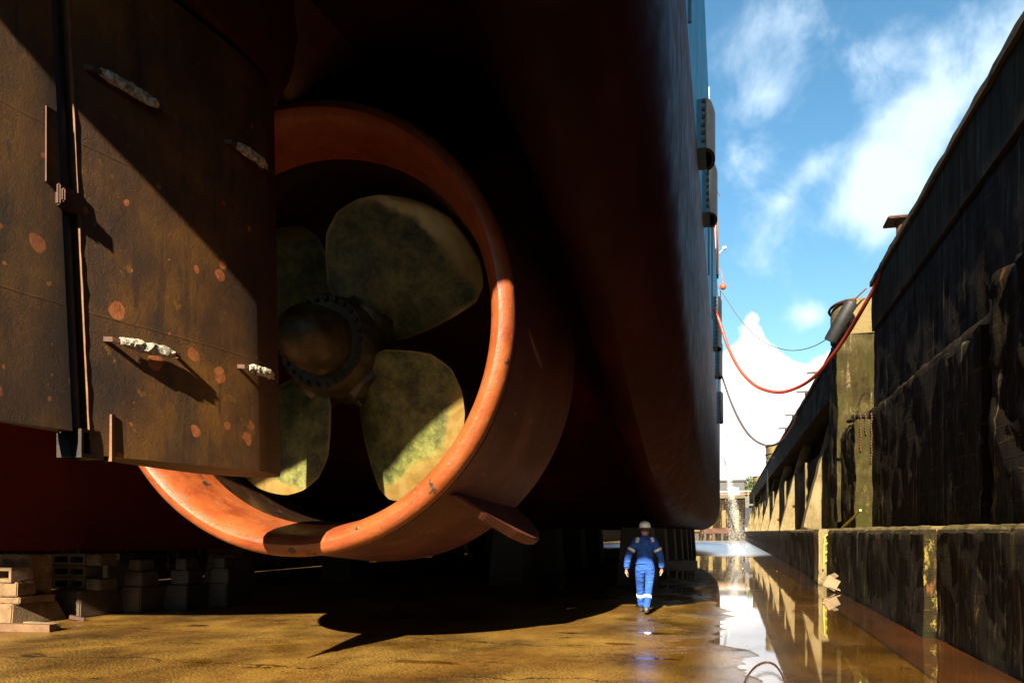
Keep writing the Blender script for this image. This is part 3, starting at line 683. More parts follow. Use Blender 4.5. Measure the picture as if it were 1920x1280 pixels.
# rudder with its flap
rd = bpy.data.objects.new('rudder', None); COL.objects.link(rd); rd.parent = ship; rd.location = Vector((XC, 7.2, 2.24))-Vector(ship.location)
ZB, ZT = 2.24, 6.5
def hingeY(z): return 5.50-.062*(z-ZB)
def leY(z): return 8.34-.028*(z-ZB)
def half(y, z):
    h, l = hingeY(z), leY(z); ym = h+(l-h)*.7
    if y <= ym: return .10+(.42-.10)*math.sin((y-h)/(ym-h)*math.pi/2*.72)/math.sin(math.pi/2*.72)
    u = (y-ym)/(l-ym); return .42*math.sqrt(max(0, 1-u*u))
def rudder_blade():
    bm = bmesh.new(); rows = []
    us = [0, .06, .14, .22, .3, .38, .46, .54, .62, .7, .74, .78, .82, .86, .9, .93, .96, .98, .993, 1]
    for k in range(13):
        z = ZB+(ZT-ZB)*k/12; h, l = hingeY(z), leY(z); Rr = []; Ll = []
        for u in us:
            y = h+(l-h)*u; w = half(y, z); Rr.append(bm.verts.new((XC+w, y, z)))
            Ll.append(Rr[-1] if u == 1 else bm.verts.new((XC-w, y, z)))
        rows.append((Rr, Ll))
    n = len(us)
    for (a, b), (c, d) in zip(rows, rows[1:]):
        for i in range(n-1):
            bm.faces.new((a[i], a[i+1], c[i+1], c[i])); bm.faces.new((b[i], d[i], d[i+1], b[i+1]))
        bm.faces.new((a[0], c[0], d[0], b[0]))
    for (a, b) in (rows[0], rows[-1]):
        bm.faces.new(a+b[:-1][::-1])
    return bm
obj('rudder_blade', rudder_blade(), M['rudder'], rd, True, org=(0, 0, 0))
# bottom plate of the rudder, proud rim
def flap():
    bm = bmesh.new(); rows = []; n = 10
    for k in range(10):
        z = 2.42+(ZT-2.42)*k/9; h = hingeY(z)-.14; tl = 4.42-.03*(z-ZB); ring = []
        prof = [(0, .02), (.3, .035), (.6, .06), (.85, .085), (.97, .088), (1, .06)]
        for (u, w) in prof: ring.append(bm.verts.new((XC+w, tl+(h-tl)*u, z)))
        for (u, w) in prof[::-1]: ring.append(bm.verts.new((XC-w, tl+(h-tl)*u, z)))
        rows.append(ring)
    for a, b in zip(rows, rows[1:]):
        for i in range(len(a)): bm.faces.new((a[i], a[(i+1) % len(a)], b[(i+1) % len(a)], b[i]))
    bm.faces.new(rows[0][::-1]); bm.faces.new(rows[-1]); return bm
obj('flap', flap(), M['rudder'], rd, True, org=(0, 0, 0))
bm = bmesh.new(); add_tube(bm, [(XC, hingeY(z)-.07, z) for z in (2.42, 4.4, ZT)], .06, 14)
obj('hinge_tube', bm, M['dark_steel'], rd, True)
# bright plate edge along the gap
bm = bmesh.new(); n = 40; vs = []
for k in range(n+1):
    z = ZB+.12+(ZT-ZB-.12)*k/n; y = hingeY(z); j = noise.noise(Vector((z*6, 0, 0)))*.006
    vs.append([bm.verts.new((XC+.10+a, y-.012+b_, z)) for a, b_ in ((.008+j, .004), (.008+j, .016), (-.02, .016), (-.02, .004))])
for a, b in zip(vs, vs[1:]):
    for i in range(4): bm.faces.new((a[i], a[(i+1) % 4], b[(i+1) % 4], b[i]))
obj('edge_strip', bm, M['rudder_edge'], rd)
def hinge(z, h=.26, w=.24):
    bm = bmesh.new(); y = hingeY(z)
    vs = add_box(bm, XC-.1, XC+.125, y-.22, y+.04, z-h/2, z+h/2)
    add_box(bm, XC+.06, XC+.15, y-.20, y-.10, z-h*.32, z+h*.32)
    bmesh.ops.bevel(bm, geom=bm.edges[:], offset=.012, segments=2, affect='EDGES'); return bm
obj('hinge', hinge(4.28, .17), M['rust'], rd)
bm = bmesh.new(); y = hingeY(ZB)      # open pintle box at the foot of the hinge
for b_ in ((y-.12, y-.095, 2.24, 2.42), (y+.1, y+.125, 2.24, 2.42), (y-.12, y+.125, 2.21, 2.24), (y-.12, y+.125, 2.42, 2.445)):
    add_box(bm, XC-.1, XC+.12, b_[0], b_[1], b_[2], b_[3])
add_box(bm, XC-.1, XC+.03, y-.15, y+.05, 2.21, 2.41)
obj('pintle_box', bm, M['dark_steel'], rd)
bm = bmesh.new()
add_box(bm, XC+.06, XC+.16, y+.17, y+.21, 2.2, 2.6); obj('guard_plate', bm, M['rudder_edge'], rd)
# raised access frame on the flap edge
bm = bmesh.new(); yA = hingeY(5)-.27
for (a, b_, c, d) in ((yA, yA+.01, 4.35, 4.92), (yA, yA+.12, 4.92, 4.93), (yA, yA+.12, 4.34, 4.35)):
    add_box(bm, XC+.06, XC+.095, a, b_, c, d)
obj('access_frame', bm, M['rust'], rd)
# zinc anodes on straps
def anode(y, z, L=.5):
    bm = bmesh.new(); n = 16; rings = []; x0 = XC+half(y, z)+.065
    for i in range(n+1):
        u = i/n; yy = y-L/2+L*u; e = min(1, .55+3*min(u, 1-u)); ring = []; xx = XC+half(yy, z)+.065
        for k in range(10):
            t = 2*math.pi*k/10; q = Vector((xx+math.cos(t)*.034*e, yy, z+math.sin(t)*.052*e))
            q += noise.noise_vector(q*16)*.013+noise.noise_vector(q*40)*.008; ring.append(bm.verts.new(q))
        rings.append(ring)
    for a, b in zip(rings, rings[1:]):
        for k in range(10): bm.faces.new((a[k], a[(k+1) % 10], b[(k+1) % 10], b[k]))
    bm.faces.new(rings[0][::-1]); bm.faces.new(rings[-1])
    for f in bm.faces: f.material_index = 0
    for s in (-1, 1):
        y1 = y+s*(L/2-.03); y2 = y+s*(L/2+.09)
        for zz in (0,):
            pts = [(XC+half(y1, z)+.065, y1), (XC+half(y2, z)+.055, y2-s*.03), (XC+half(y2, z)-.01, y2)]
            for (xa, ya), (xb, yb) in zip(pts, pts[1:]):
                vs = [bm.verts.new(p) for p in ((xa, ya, z-.02), (xa, ya, z+.02), (xb, yb, z+.02), (xb, yb, z-.02))]
                ex = [bm.verts.new(v.co+Vector((.012, .008*s, 0))) for v in vs]
                for i in range(4): bm.faces.new((vs[i], vs[(i+1) % 4], ex[(i+1) % 4], ex[i])).material_index = 1
                bm.faces.new(vs[::-1]).material_index = 1; bm.faces.new(ex).material_index = 1
    return bm
for (y, z, L) in ((5.78, 5.42, .56), (7.28, 5.5, .5), (5.98, 3.23, .56), (7.45, 3.29, .44)):
    obj('anode', anode(y, z, L), [M['zinc'], M['rust']], rd, org=(XC, 7.2, 2.24))

# fenders on the ship's side, fairlead, superstructure
def fender(y, z0, z1, name='fender', r=.17, w=.5):
    HX = -.43
    bm = bmesh.new(); n = 14; rings = []
    for z in (z0, z0+.02, z1-.1, z1):
        rr = r if z < z1 else r*.8; ring = [bm.verts.new((HX+.02+math.sin(math.pi*i/n)*rr, y-math.cos(math.pi*i/n)*w, z)) for i in range(n+1)]; rings.append(ring)
    for a, b in zip(rings, rings[1:]):
        for i in range(n): bm.faces.new((a[i], a[i+1], b[i+1], b[i]))
        bm.faces.new((a[n], a[0], b[0], b[n]))
    bm.faces.new(rings[-1])
    # hollow foot
    ins = [bm.verts.new((HX+.02+math.sin(math.pi*i/n)*r*.62, y-math.cos(math.pi*i/n)*w*.7, z0)) for i in range(n+1)]
    up = [bm.verts.new(v.co+Vector((0, 0, .35))) for v in ins]
    for i in range(n):
        bm.faces.new((rings[0][i], ins[i], ins[i+1], rings[0][i+1])); bm.faces.new((ins[i], up[i], up[i+1], ins[i+1]))
    bm.faces.new(up)
    o = obj('fender', bm, M['rubber'], ship, True)
    bm = bmesh.new()
    add_box(bm, HX-.16, HX+.018, y-w+.02, y+w-.02, z0+.02, z1)
    obj('fender_plate', bm, M['teal_steel'], o)
    z = z0+.12
    while z < z1-.05:
        obj('fender_bolt', box(HX-.05, HX+.01, y-w-.01, y-w+.03, z, z+.06), M['dark_steel'], o); z += .15
for (y, z0, z1) in ((16.0, 8.85, 9.8), (19.4, 8.95, 10.15), (33, 8.9, 10.9), (38, 8.7, 10.3), (44, 7.4, 9.0)): fender(y, z0, z1)
for k, y in enumerate((7.5, 12.0, 24.0, 29.0, 50.0)):
    bm = bmesh.new(); add_box(bm, HX-.01, HX+.05, y, y+.05, 9.1, 14.6); obj('frame_rib', bm, M['teal_steel'], ship)
tw = bpy.data.objects.new('superstructure', None); COL.objects.link(tw); tw.parent = ship; tw.location = Vector((-3, 44, 14.9))-Vector(ship.location)
obj('deckhouse', box(-6, HX-.06, 42, 60, 14.85, 17.0, .05), M['white_paint'], tw)
obj('locker', box(-2, HX+.02, 38.6, 41.5, 14.85, 17.3, .04), M['orange_paint'], tw)
obj('bulwark_plate', box(-2, HX+.1, 41.6, 42.4, 14.6, 17.6, .03), M['dark_steel'], tw)
bm = bmesh.new(); add_tube(bm, [(HX+.1, 43, 15), (HX+.1, 43, 16.6)], .03, 8); add_tube(bm, [(HX+.1, 43, 16.1), (HX+.35, 43, 16.35)], .025, 8); add_box(bm, HX+.3, HX+.48, 42.9, 43.1, 16.32, 16.42)
obj('floodlight', bm, M['white_paint'], tw)
bm = bmesh.new()
for z in (9.6+.5*i for i in range(12)): add_tube(bm, [(HX+.14, 47.8, z), (HX+.14, 48.3, z)], .02, 6)
for y in (47.8, 48.3): add_tube(bm, [(HX+.14, y, 9.3), (HX+.14, y, 15.6)], .025, 6)
obj('side_ladder', bm, M['dark_steel'], ship)
bm = bmesh.new(); add_tube(bm, [(HX, 36.3, 15.0), (HX+.05, 36.3, 16.3), (HX+.12, 36.3, 16.6), (HX+.2, 36.3, 16.4)], .03, 6)
obj('davit', bm, M['rust'], ship)
bp = at_Y(1356, 537, 42.0)
bm = bmesh.new(); bmesh.ops.create_uvsphere(bm, u_segments=20, v_segments=12, radius=.17, matrix=Matrix.Translation(bp))
add_tube(bm, [bp+Vector((0, 0, .15)), bp+Vector((-.1, 0, .8)), (HX, 42, 15.0)], .015, 6)
tag(obj('buoy', bm, M['buoy'], None, True, org=bp), 'small red round buoy hanging at the blue ship side against the sky', 'buoy')

# ------------------------------------------------------------------ hoses and ropes between ship and quay
def spline(pts, n=14):
    pts = [Vector(p) for p in pts]; out = []
    P = [pts[0]*2-pts[1]]+pts+[pts[-1]*2-pts[-2]]
    for i in range(1, len(P)-2):
        for k in range(n):
            t = k/n; a, b, c, d = P[i-1], P[i], P[i+1], P[i+2]
            out.append(.5*((2*b)+(c-a)*t+(2*a-5*b+4*c-d)*t*t+(3*b-a-3*c+d)*t**3))
    out.append(pts[-1]); return out
def px_line(lst): return [at_Y(*p) for p in lst]
h1 = [(1338, 578, 30), (1349, 602, 30), (1365, 650, 29.8), (1385, 690, 29.4), (1410, 718, 29), (1435, 731, 28.5), (1465, 735, 27.8), (1500, 724, 27), (1530, 703, 26), (1560, 668, 25), (1590, 625, 24), (1615, 583, 23), (1640, 538, 22.2), (1658, 497, 21.6), (1675, 457, 21.2)]
pp = px_line(h1); pp += [pp[-1]+Vector((.35, .4, .06)), pp[-1]+Vector((1.2, 1.0, -.1))]
tag(obj('hose', tube(spline(pp), .055, 12), M['hose'], None, True, org=pp[0]), 'thick red hose sagging from the blue ship side up to the near wall top', 'hose')
h2 = [(1348, 690, 48), (1356, 712, 48), (1370, 752, 48), (1385, 785, 48), (1402, 812, 48), (1420, 828, 48), (1440, 835, 48), (1458, 831, 47.5), (1475, 814, 47), (1488, 792, 46.5), (1497, 770, 46)]
pp = px_line(h2); pp += [pp[-1]+Vector((.5, .5, .1)), pp[-1]+Vector((1.4, 1.2, -.1))]
sp = spline(pp)
tag(obj('hose', tube(sp, .06, 10), M['dark_hose'], None, True, org=pp[0]), 'dark thinner hose hanging lower and further off than the thick bright red one', 'hose')
pp = px_line([(1345, 535, 36), (1365, 565, 36), (1385, 595, 36), (1412, 625, 36), (1440, 645, 36), (1475, 656, 35), (1505, 655, 34), (1530, 647, 32), (1552, 634, 30), (1580, 612, 29)])
tag(obj('rope', tube(spline(pp), .018, 6), M['rope'], None, True, org=pp[0]), 'thin mooring rope sagging against the clouds above the red hose', 'rope')
pp = px_line([(1346, 822, 70), (1372, 834, 70), (1400, 843, 70), (1440, 856, 68), (1452, 858, 66)])
tag(obj('rope', tube(spline(pp), .02, 6), M['rope'], None, True, org=pp[0]), 'faint thin wire crossing low in the sky to the far mooring pier', 'rope')
# rubber roller hanging at the mooring pier
p1 = at_Y(1597, 566, 28.9); p2 = at_Y(1556, 640, 29.2)
rl = thing('roller', p2, 'dark rubber roller hung slanting on chains at the nearest mooring pier', 'roller')
obj('roller_body', tube([p2, p2+(p1-p2)*.03, p1-(p1-p2)*.03, p1], [.19, .22, .22, .21], 18), M['rubber'], rl, True)
obj('roller_ring', tube([p1-(p1-p2)*.005, p1+(p1-p2)*.02], [.12, .12], 16), M['ledge'], rl, True)
bm = bmesh.new(); add_tube(bm, [p1, p1+Vector((.5, .3, .5))], .03, 6); add_tube(bm, [p1+Vector((.1, .1, .1)), p1+Vector((.3, .9, .25))], .025, 6)
obj('chain', bm, M['rust'], rl)
# litter on the broken corner block: hose end, chains
cb_ = thing('chain_bundle', (3.4, 23, 4.55), 'rusty chains and a bent hose end draped over the broken wall corner block', 'chain')
for (x, L_) in ((3.3, 1.0), (3.42, .6), (3.56, 1.3), (3.62, .8)):
    zz = 4.62; bm = bmesh.new()
    for i in range(int(L_/.07)):
        bmesh.ops.create_icosphere(bm, subdivisions=1, radius=.022, matrix=Matrix.Translation((x+.01*math.sin(i), 22.2+.01*math.cos(i*2), zz-i*.07)) @ Matrix.Scale(1.6, 4, (0, 0, 1)))
    obj('chain', bm, M['rust'], cb_)
obj('hose_end', tube(spline([(3.25, 22.4, 4.6), (3.3, 22.45, 4.95), (3.42, 22.5, 5.2), (3.55, 22.5, 5.22), (3.6, 22.5, 5.0), (3.68, 22.5, 4.95)]), .022, 8), M['ledge'], cb_, True)
for i, (x, y, z, s) in enumerate(((3.32, 22.7, 4.62, .14), (3.5, 22.9, 4.62, .17), (3.25, 23.3, 4.6, .12))):
    bm = bmesh.new(); bmesh.ops.create_icosphere(bm, subdivisions=3, radius=s, matrix=Matrix.Translation((x, y, z)) @ Matrix.Diagonal((1.3, 1, .6, 1)))
    for v in bm.verts: v.co += noise.noise_vector(v.co*7)*.06
    tag(obj('rubble', bm, M['ledge'], None, org=(x, y, z-s*.5)), ['small rubble lump at the front edge of the broken wall corner block', 'largest rubble lump in the middle of the broken corner block', 'rubble lump at the back end of the broken corner block'][i], 'rubble', 'rubble on the corner block')
# bollard hut on the quay edge
bl = at_Y(1700, 408, 21.0); bx, by = 3.95, 20.4
bo = thing('mooring_bollard', (bx, by, 8.24), 'rusty steel mooring bollard with a flat cap on the near wall top', 'bollard')
bm = bmesh.new(); 
for (z, r) in ((8.24, .2), (8.3, .16), (8.7, .14), (8.86, .18)): pass
obj('post', tube([(bx, by, 8.23), (bx, by, 8.35), (bx, by, 8.7), (bx, by, 8.84)], [.2, .15, .14, .19], 18), M['rust'], bo, True)
obj('cap', box(bx-.38, bx+.3, by-.35, by+.35, 8.84, 8.9, .02), M['rust'], bo)
for i, (y, x) in enumerate(((38.4, 3.95), (43.5, 3.9), (52, 3.9), (58.5, 3.9))):
    bo = thing('fairlead', (x, y, 8.24), ['steel fairlead on the wall top where the dark hose lands, nearest of the row', 'steel fairlead on the wall top, second of the row beyond the hose', 'steel fairlead on the wall top, third of the row beyond the hose', 'steel fairlead on the wall top, last before the far mooring pier'][i], 'fairlead', 'fairleads on the wall top')
    obj('post', tube([(x, y, 8.23), (x, y, 8.75)], .09, 10), M['dark_steel'], bo, True)
    obj('arm', box(x-.5, x+.15, y-.08, y+.08, 8.75, 8.83, .01), M['dark_steel'], bo)

# yellow ladder on the ledge and board box at its foot
ly = 25.15
ld = thing('ladder', (2.7, ly, 0), 'bent yellow steel ladder going down the pale ledge pilaster', 'ladder')
bm = bmesh.new(); add_tube(bm, [(2.72, ly, .5), (2.76, ly, 1.45), (2.95, ly, 1.62)], .022, 8); add_tube(bm, [(2.9, ly+.02, .75), (2.97, ly+.02, 1.3)], .016, 6)
obj('stringer', bm, M['yellow'], ld, True)
for z in (.7, .95, 1.2): obj('rung', tube([(2.725, ly, z), (2.95, ly+.02, z+.12)], .014, 6), M['yellow'], ld)
hr = thing('handrail', (3.1, 20.5, 1.7), 'yellow handrail tube slanting up from the ledge top against the dark wall', 'handrail')
obj('rail', tube([(3.0, 23.3, 1.70), (3.08, 21.9, 1.95), (3.12, 21.0, 2.12)], .028, 8), M['yellow'], hr, True)
bxr = thing('broken_box', (2.62, 22.2, 0), 'broken pale board box lying tilted in the water at the foot of the yellow ladder', 'box')
def tilted(x, y, z, sx, sy, sz, rx, ry, rz):
    bm = bmesh.new(); add_box(bm, -sx/2, sx/2, -sy/2, sy/2, -sz/2, sz/2)
    bmesh.ops.transform(bm, matrix=Matrix.Translation((x, y, z)) @ Matrix.Rotation(rz, 4, 'Z') @ Matrix.Rotation(ry, 4, 'Y') @ Matrix.Rotation(rx, 4, 'X'), verts=bm.verts); return bm
obj('side_board', tilted(2.6, 22.2, .26, .34, .03, .3, .15, .5, .1), M['wood'], bxr)
obj('lid_board', tilted(2.58, 22.35, .4, .36, .3, .025, .2, -.45, .1), M['wood'], bxr)
obj('bottom_board', tilted(2.66, 22.3, .14, .3, .3, .03, .1, .35, .1), M['wood'], bxr)

# looped rope end lying in the near puddle
pts = []
lp = [(1392, 1290), (1402, 1268), (1418, 1250), (1436, 1243), (1452, 1247), (1464, 1262), (1472, 1280), (1478, 1296)]
for (a, b) in lp:
    d = 1.6*F/(b-HY); q = at_d(a, b, d); q.z = .02; pts.append(q)
tag(obj('wire_loop', tube(spline(pts), .008, 6), M['rust'], None, True, org=pts[3]), 'brown wire loop lying in the bright puddle nearest the viewer', 'wire')
for i, (px_, py_, s) in enumerate(((1457, 1071, .018), (1392, 1066, .022), (1401, 1211, .014))):
    d = 1.6*F/(py_-HY); q = at_d(px_, py_, d); bm = bmesh.new()
    bmesh.ops.create_icosphere(bm, subdivisions=2, radius=s, matrix=Matrix.Translation((q.x, q.y, s*.6)))
    for v in bm.verts: v.co += noise.noise_vector(v.co*20)*s*.4
    tag(obj('litter', bm, [M['orange_paint'], M['white_paint'], M['wood']][i], None, org=(q.x, q.y, 0)), ['tiny orange scrap floating in the puddle toward the ledge', 'tiny white scrap floating in the dark reflecting puddle', 'tiny brown scrap in the bright puddle near the wire loop'][i], 'litter')

# ------------------------------------------------------------------ keel blocks
def concrete_base(x, y, w=1.1, d=1.3, h=.72, lab='', grp='concrete bases of the block stacks', m=None):
    bm = bmesh.new(); vs = []
    for (z, k) in ((0, 1), (h, .78)):
        vs.append([bm.verts.new((x+sx*w/2*k, y+sy*d/2*k, z)) for sx, sy in ((-1, -1), (1, -1), (1, 1), (-1, 1))])
    for i in range(4): bm.faces.new((vs[0][i], vs[0][(i+1) % 4], vs[1][(i+1) % 4], vs[1][i]))
    bm.faces.new(vs[0][::-1]); bm.faces.new(vs[1])
    bmesh.ops.bevel(bm, geom=bm.edges[:], offset=.02, segments=2, affect='EDGES')
    return tag(obj('keel_block_base', bm, m or M['block'], None, org=(x, y, 0)), lab, 'keel block', grp)
def hollow(x, y, z, L=.8, h=.27, w=.5, rz=0, m=None):
    """hollow block: frame with two openings along its long face"""
    bm = bmesh.new(); t = .055
    for (a, b, c, d) in ((-L/2, L/2, 0, t), (-L/2, L/2, h-t, h), (-L/2, -L/2+t, t, h-t), (L/2-t, L/2, t, h-t), (-t/2, t/2, t, h-t)):
        add_box(bm, a, b, -w/2, w/2, c, d)
    # diagonal gusset
    bmesh.ops.transform(bm, matrix=Matrix.Translation((x, y, z)) @ Matrix.Rotation(rz, 4, 'Z'), verts=bm.verts)
    for v in bm.verts: v.co += noise.noise_vector(v.co*5)*.008
    return obj('hollow_block', bm, m or M['block'], None, org=(x, y, z))
def solid(x, y, z, L=.5, h=.26, w=.5, rz=0, m=None):
    bm = bmesh.new(); add_box(bm, -L/2, L/2, -w/2, w/2, 0, h); bmesh.ops.bevel(bm, geom=bm.edges[:], offset=.018, segments=2, affect='EDGES')
    bmesh.ops.subdivide_edges(bm, edges=[e for e in bm.edges if e.calc_length() > .15], cuts=3, use_grid_fill=True)
    bmesh.ops.transform(bm, matrix=Matrix.Translation((x, y, z)) @ Matrix.Rotation(rz, 4, 'Z'), verts=bm.verts)
    for v in bm.verts: v.co += noise.noise_vector(v.co*9)*.012
    return obj('block', bm, m or M['block'], None, org=(x, y, z))
def gpt(px, py):
    d = 1.6*F/(py-HY); return at_d(px, py, d)
# first stack, cut by the frame
AX, AY = -11.72, 10.85      # right front edge of its top block
concrete_base(AX-.45, AY+.5, 1.0, 1.2, .36, 'low concrete base of the sunlit block stack at the left edge')
tag(solid(AX-.42, AY+.42, .36, .95, .13, .8, .05), 'flat slab just above the base of the sunlit stack at the left edge', 'block', 'blocks stacked at the left edge')
tag(solid(AX-.16, AY+.2, .492, .4, .245, .42, .1), 'solid cube-like block at the right end of the sunlit left stack', 'block', 'blocks stacked at the left edge')
tag(hollow(AX-.68, AY+.22, .492, .6, .245, .42, .0), 'hollow block beside the solid cube in the sunlit left stack', 'block', 'blocks stacked at the left edge')
tag(hollow(AX-.45, AY+.18, .74, .9, .245, .42, -.03), 'pale hollow block on top of the sunlit left stack', 'block', 'blocks stacked at the left edge')
tag(solid(AX-.6, AY+.75, .492, .8, .7, .5, .02), 'tall shaded block at the back of the sunlit left stack', 'block', 'blocks stacked at the left edge')
# second stack in shade
B = gpt(112, 1156)
concrete_base(B.x+.1, B.y+.5, .9, 1.2, .5, 'tapered concrete base of the second stack, just right of the sunlit one', m=M['block_shade'])
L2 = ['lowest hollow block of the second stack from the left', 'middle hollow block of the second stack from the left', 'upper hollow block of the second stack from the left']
for i, z in enumerate((.5, .73, .96)): tag(hollow(B.x-.02, B.y+.45, z, .75, .22, .45, .02*i, M['block_shade']), L2[i], 'block', 'blocks of the second stack')
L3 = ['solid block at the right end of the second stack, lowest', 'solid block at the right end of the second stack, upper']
for i, z in enumerate((.5, .96)): tag(solid(B.x+.56, B.y+.42, z, .32, .21, .45, .05, M['block_shade']), L3[i], 'block', 'blocks of the second stack')
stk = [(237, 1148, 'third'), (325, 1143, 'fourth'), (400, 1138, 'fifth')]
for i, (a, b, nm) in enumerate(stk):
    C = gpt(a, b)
    concrete_base(C.x, C.y+.5, .62, 1.0, .5, 'tapered concrete base of the %s block stack from the left' % nm, m=M['block_shade'] if i == 0 else M['block_deep_shade'])
    tag(solid(C.x-.02, C.y+.45, .5, .42, .3, .5, .04*i, M['block_shade'] if i == 0 else M['block_deep_shade']), 'larger solid block on the base of the %s stack from the left' % nm, 'block', 'blocks on the far stacks')
    tag(solid(C.x-.02, C.y+.45, .81, .28, .22, .4, -.05, M['block_shade'] if i == 0 else M['block_deep_shade']), 'smaller solid block on top of the %s stack from the left' % nm, 'block', 'blocks on the far stacks')
# timber cap pieces right under the skeg
for i, (y, lab) in enumerate(((15.2, 'red-stained timber wedged under the skeg behind the sunlit stack'), (20.0, 'timber wedged under the skeg above the second stack'))):
    tag(obj('timber', rough_box(-14.6, -13.4, y, y+.5, .95, 1.1, .1, .1, .01), M['rust'], None, org=(-14, y+.25, .95)), lab, 'timber')
    tag(concrete_base(-14, y+.25, 1.1, 1.1, .94, lab), ['concrete base standing under the skeg behind the sunlit stack', 'concrete base standing under the skeg above the second stack'][i], 'keel block', 'concrete bases of the block stacks')
# hidden in shade under the flat bottom: real supports further forward
for i in range(7):
    for j, x in enumerate((-2.6, -6.5, -12.2)):
        y = 24+5*i
        if j == 0 or i < 4:
            z = 1.70
            o = concrete_base(x, y, 1.1, 1.5, 1.72, 'dark support block in the deep shade under the flat ship bottom', 'support blocks in the shade under the ship', M['block_deep_shade'])
Cc = at_d(1245, 1035, 40)
tag(obj('steel_beam', box(-2.05, -.9, 24.6, 25.0, .42, .72, .02), M['dark_steel'], None, org=(-1.5, 24.8, .42)), 'short black steel beam jutting out of the block under the ship, right of the man', 'beam')
# loose boards on the floor at the left edge
D = gpt(30, 1184)
tag(obj('plank', tilted(D.x-.1, D.y+.1, .06, 1.3, .16, .12, 0, 0, .12), M['plank'], None, org=(D.x, D.y, 0)), 'pale plank lying on the floor in front of the sunlit left stack', 'plank')
tag(obj('plank', tilted(D.x+.15, D.y+.35, .07, .7, .12, .1, 0, 0, -.1), M['wood'], None, org=(D.x+.1, D.y+.3, 0)), 'shorter plank behind the long plank at the left stack', 'plank')
E_ = gpt(145, 1163)
tag(obj('scrap_wood', tilted(E_.x, E_.y, .05, .25, .08, .06, 0, .25, .5), M['rust'], None, org=(E_.x, E_.y, 0)), 'small rusty scrap on the floor at the shadow edge near the second stack', 'scrap')

# ------------------------------------------------------------------ far things
for i, (px_, w, lab) in enumerate(((1262, 3.2, 'rusty steel trestle far off at the dock end beside the ship'), (1345, 4.6, 'wide rusty steel trestle in the middle of the dock end'), (1300, 1.6, 'narrow grey trestle between the two rusty ones'))):
    q = at_Y(px_, 1000, 143)
    t_ = thing('trestle', (q.x, 143, 0), lab, 'trestle', 'trestles at the far dock end')
    obj('top_beam', rough_box(q.x-w/2, q.x+w/2, 142.6, 143.4, 1.3, 2.2, .4, .3, .12), [M['rust'], M['rust'], M['ledge']][i], t_)
    for k in (-1, -.3, .4, 1): obj('leg', box(q.x+k*w/2*.9-.2, q.x+k*w/2*.9+.2, 142.7, 143.3, 0, 1.32), M['dark_steel'], t_)
sh = thing('shed', (-3, 210, 8.1), 'low dark shed with a pale blue window beyond the end of the dock', 'building')
qa = at_Y(1340, 905, 210); qb = at_Y(1396, 905, 210)
obj('wall', box(qa.x-14, qb.x, 210, 222, 8.1, 14.3), M['shed'], sh)
obj('roof', box(qa.x-14.3, qb.x+.3, 209.6, 222.4, 14.3, 14.7), M['dark_steel'], sh)
qc = at_Y(1378, 905, 210)
wn = obj('window', box(qc.x-1.8, qc.x+1.2, 209.9, 210.0, 9.8, 13), M['shed'], sh); obj('pane', box(qc.x-1.6, qc.x+1.0, 209.85, 209.9, 10, 12.8), M['pane'], wn)
def tree(x, y, h, lab, r=3.4):
    t_ = thing('tree', (x, y, 8.1), lab, 'tree', 'trees beyond the dock end')
    obj('trunk', tube([(x, y, 8.1), (x+.1, y, 8.1+h*.4), (x-.1, y, 8.1+h*.8)], [.22, .16, .06], 8), M['bark'], t_)
    bm = bmesh.new()
    for i in range(900):
        v = Vector((random.gauss(0, 1), random.gauss(0, 1), random.gauss(0, 1))); v.normalize(); v *= r*random.random()**.45
        if noise.noise(v*.8+Vector((x, 0, 0))) < -.12: continue
        c = Vector((x, y, 8.1+h*.62))+Vector((v.x, v.y, v.z*h/8)); a = Vector((random.uniform(-1, 1), random.uniform(-1, 1), random.uniform(-1, 1))).normalized()*.3; b = a.orthogonal().normalized()*.24
        bm.faces.new([bm.verts.new(c+a), bm.verts.new(c+b), bm.verts.new(c-a), bm.verts.new(c-b)])
    obj('crown', bm, M['leaf'], t_)
for i, (px_, h) in enumerate(((1399, 7.5), (1411, 8.5), (1330, 7), (1420, 6.5))):
    q = at_Y(px_, 905, 225); tree(q.x, 225, h, ['leafy tree just right of the dark shed beyond the dock', 'taller leafy tree further right beyond the dock end', 'leafy tree behind the shed mostly hidden by the ship', 'small tree against the wall top at the dock end'][i])
# quay barrier at the head of the dock: orange and white fence
qf = thing('barrier', (-2, 156, 8.2), 'low orange and white barrier along the far quay edge in front of the shed', 'barrier')
for k in range(14): obj('post', box(-14+k*1.6, -13.9+k*1.6, 155.9, 156.0, 8.1, 9.3), M['orange_paint'], qf)
obj('rail', box(-14, 7, 155.92, 155.98, 9.1, 9.25), M['white_paint'], qf); obj('rail', box(-14, 7, 155.92, 155.98, 8.6, 8.72), M['orange_paint'], qf)
# tall netting frame on the quay
nf = thing('net_frame', (1, 160, 8.1), 'tall thin steel netting frame with a slanting top wire above the far quay', 'frame')
b0, b1 = at_Y(1346, 884, 160), at_Y(1413.5, 869, 160)
obj('top_wire', tube([b0, b1], .05, 6), M['rope'], nf)
for px_ in (1352, 1363, 1373, 1383, 1393, 1403):
    q = at_Y(px_, 884-(px_-1346)*.222, 160); obj('wire', tube([(q.x, 160, 8.1), q], .03, 6), M['rope'], nf)
obj('end_post', tube([(b1.x, 160, 8.1), b1], .09, 8), M['white_paint'], nf)
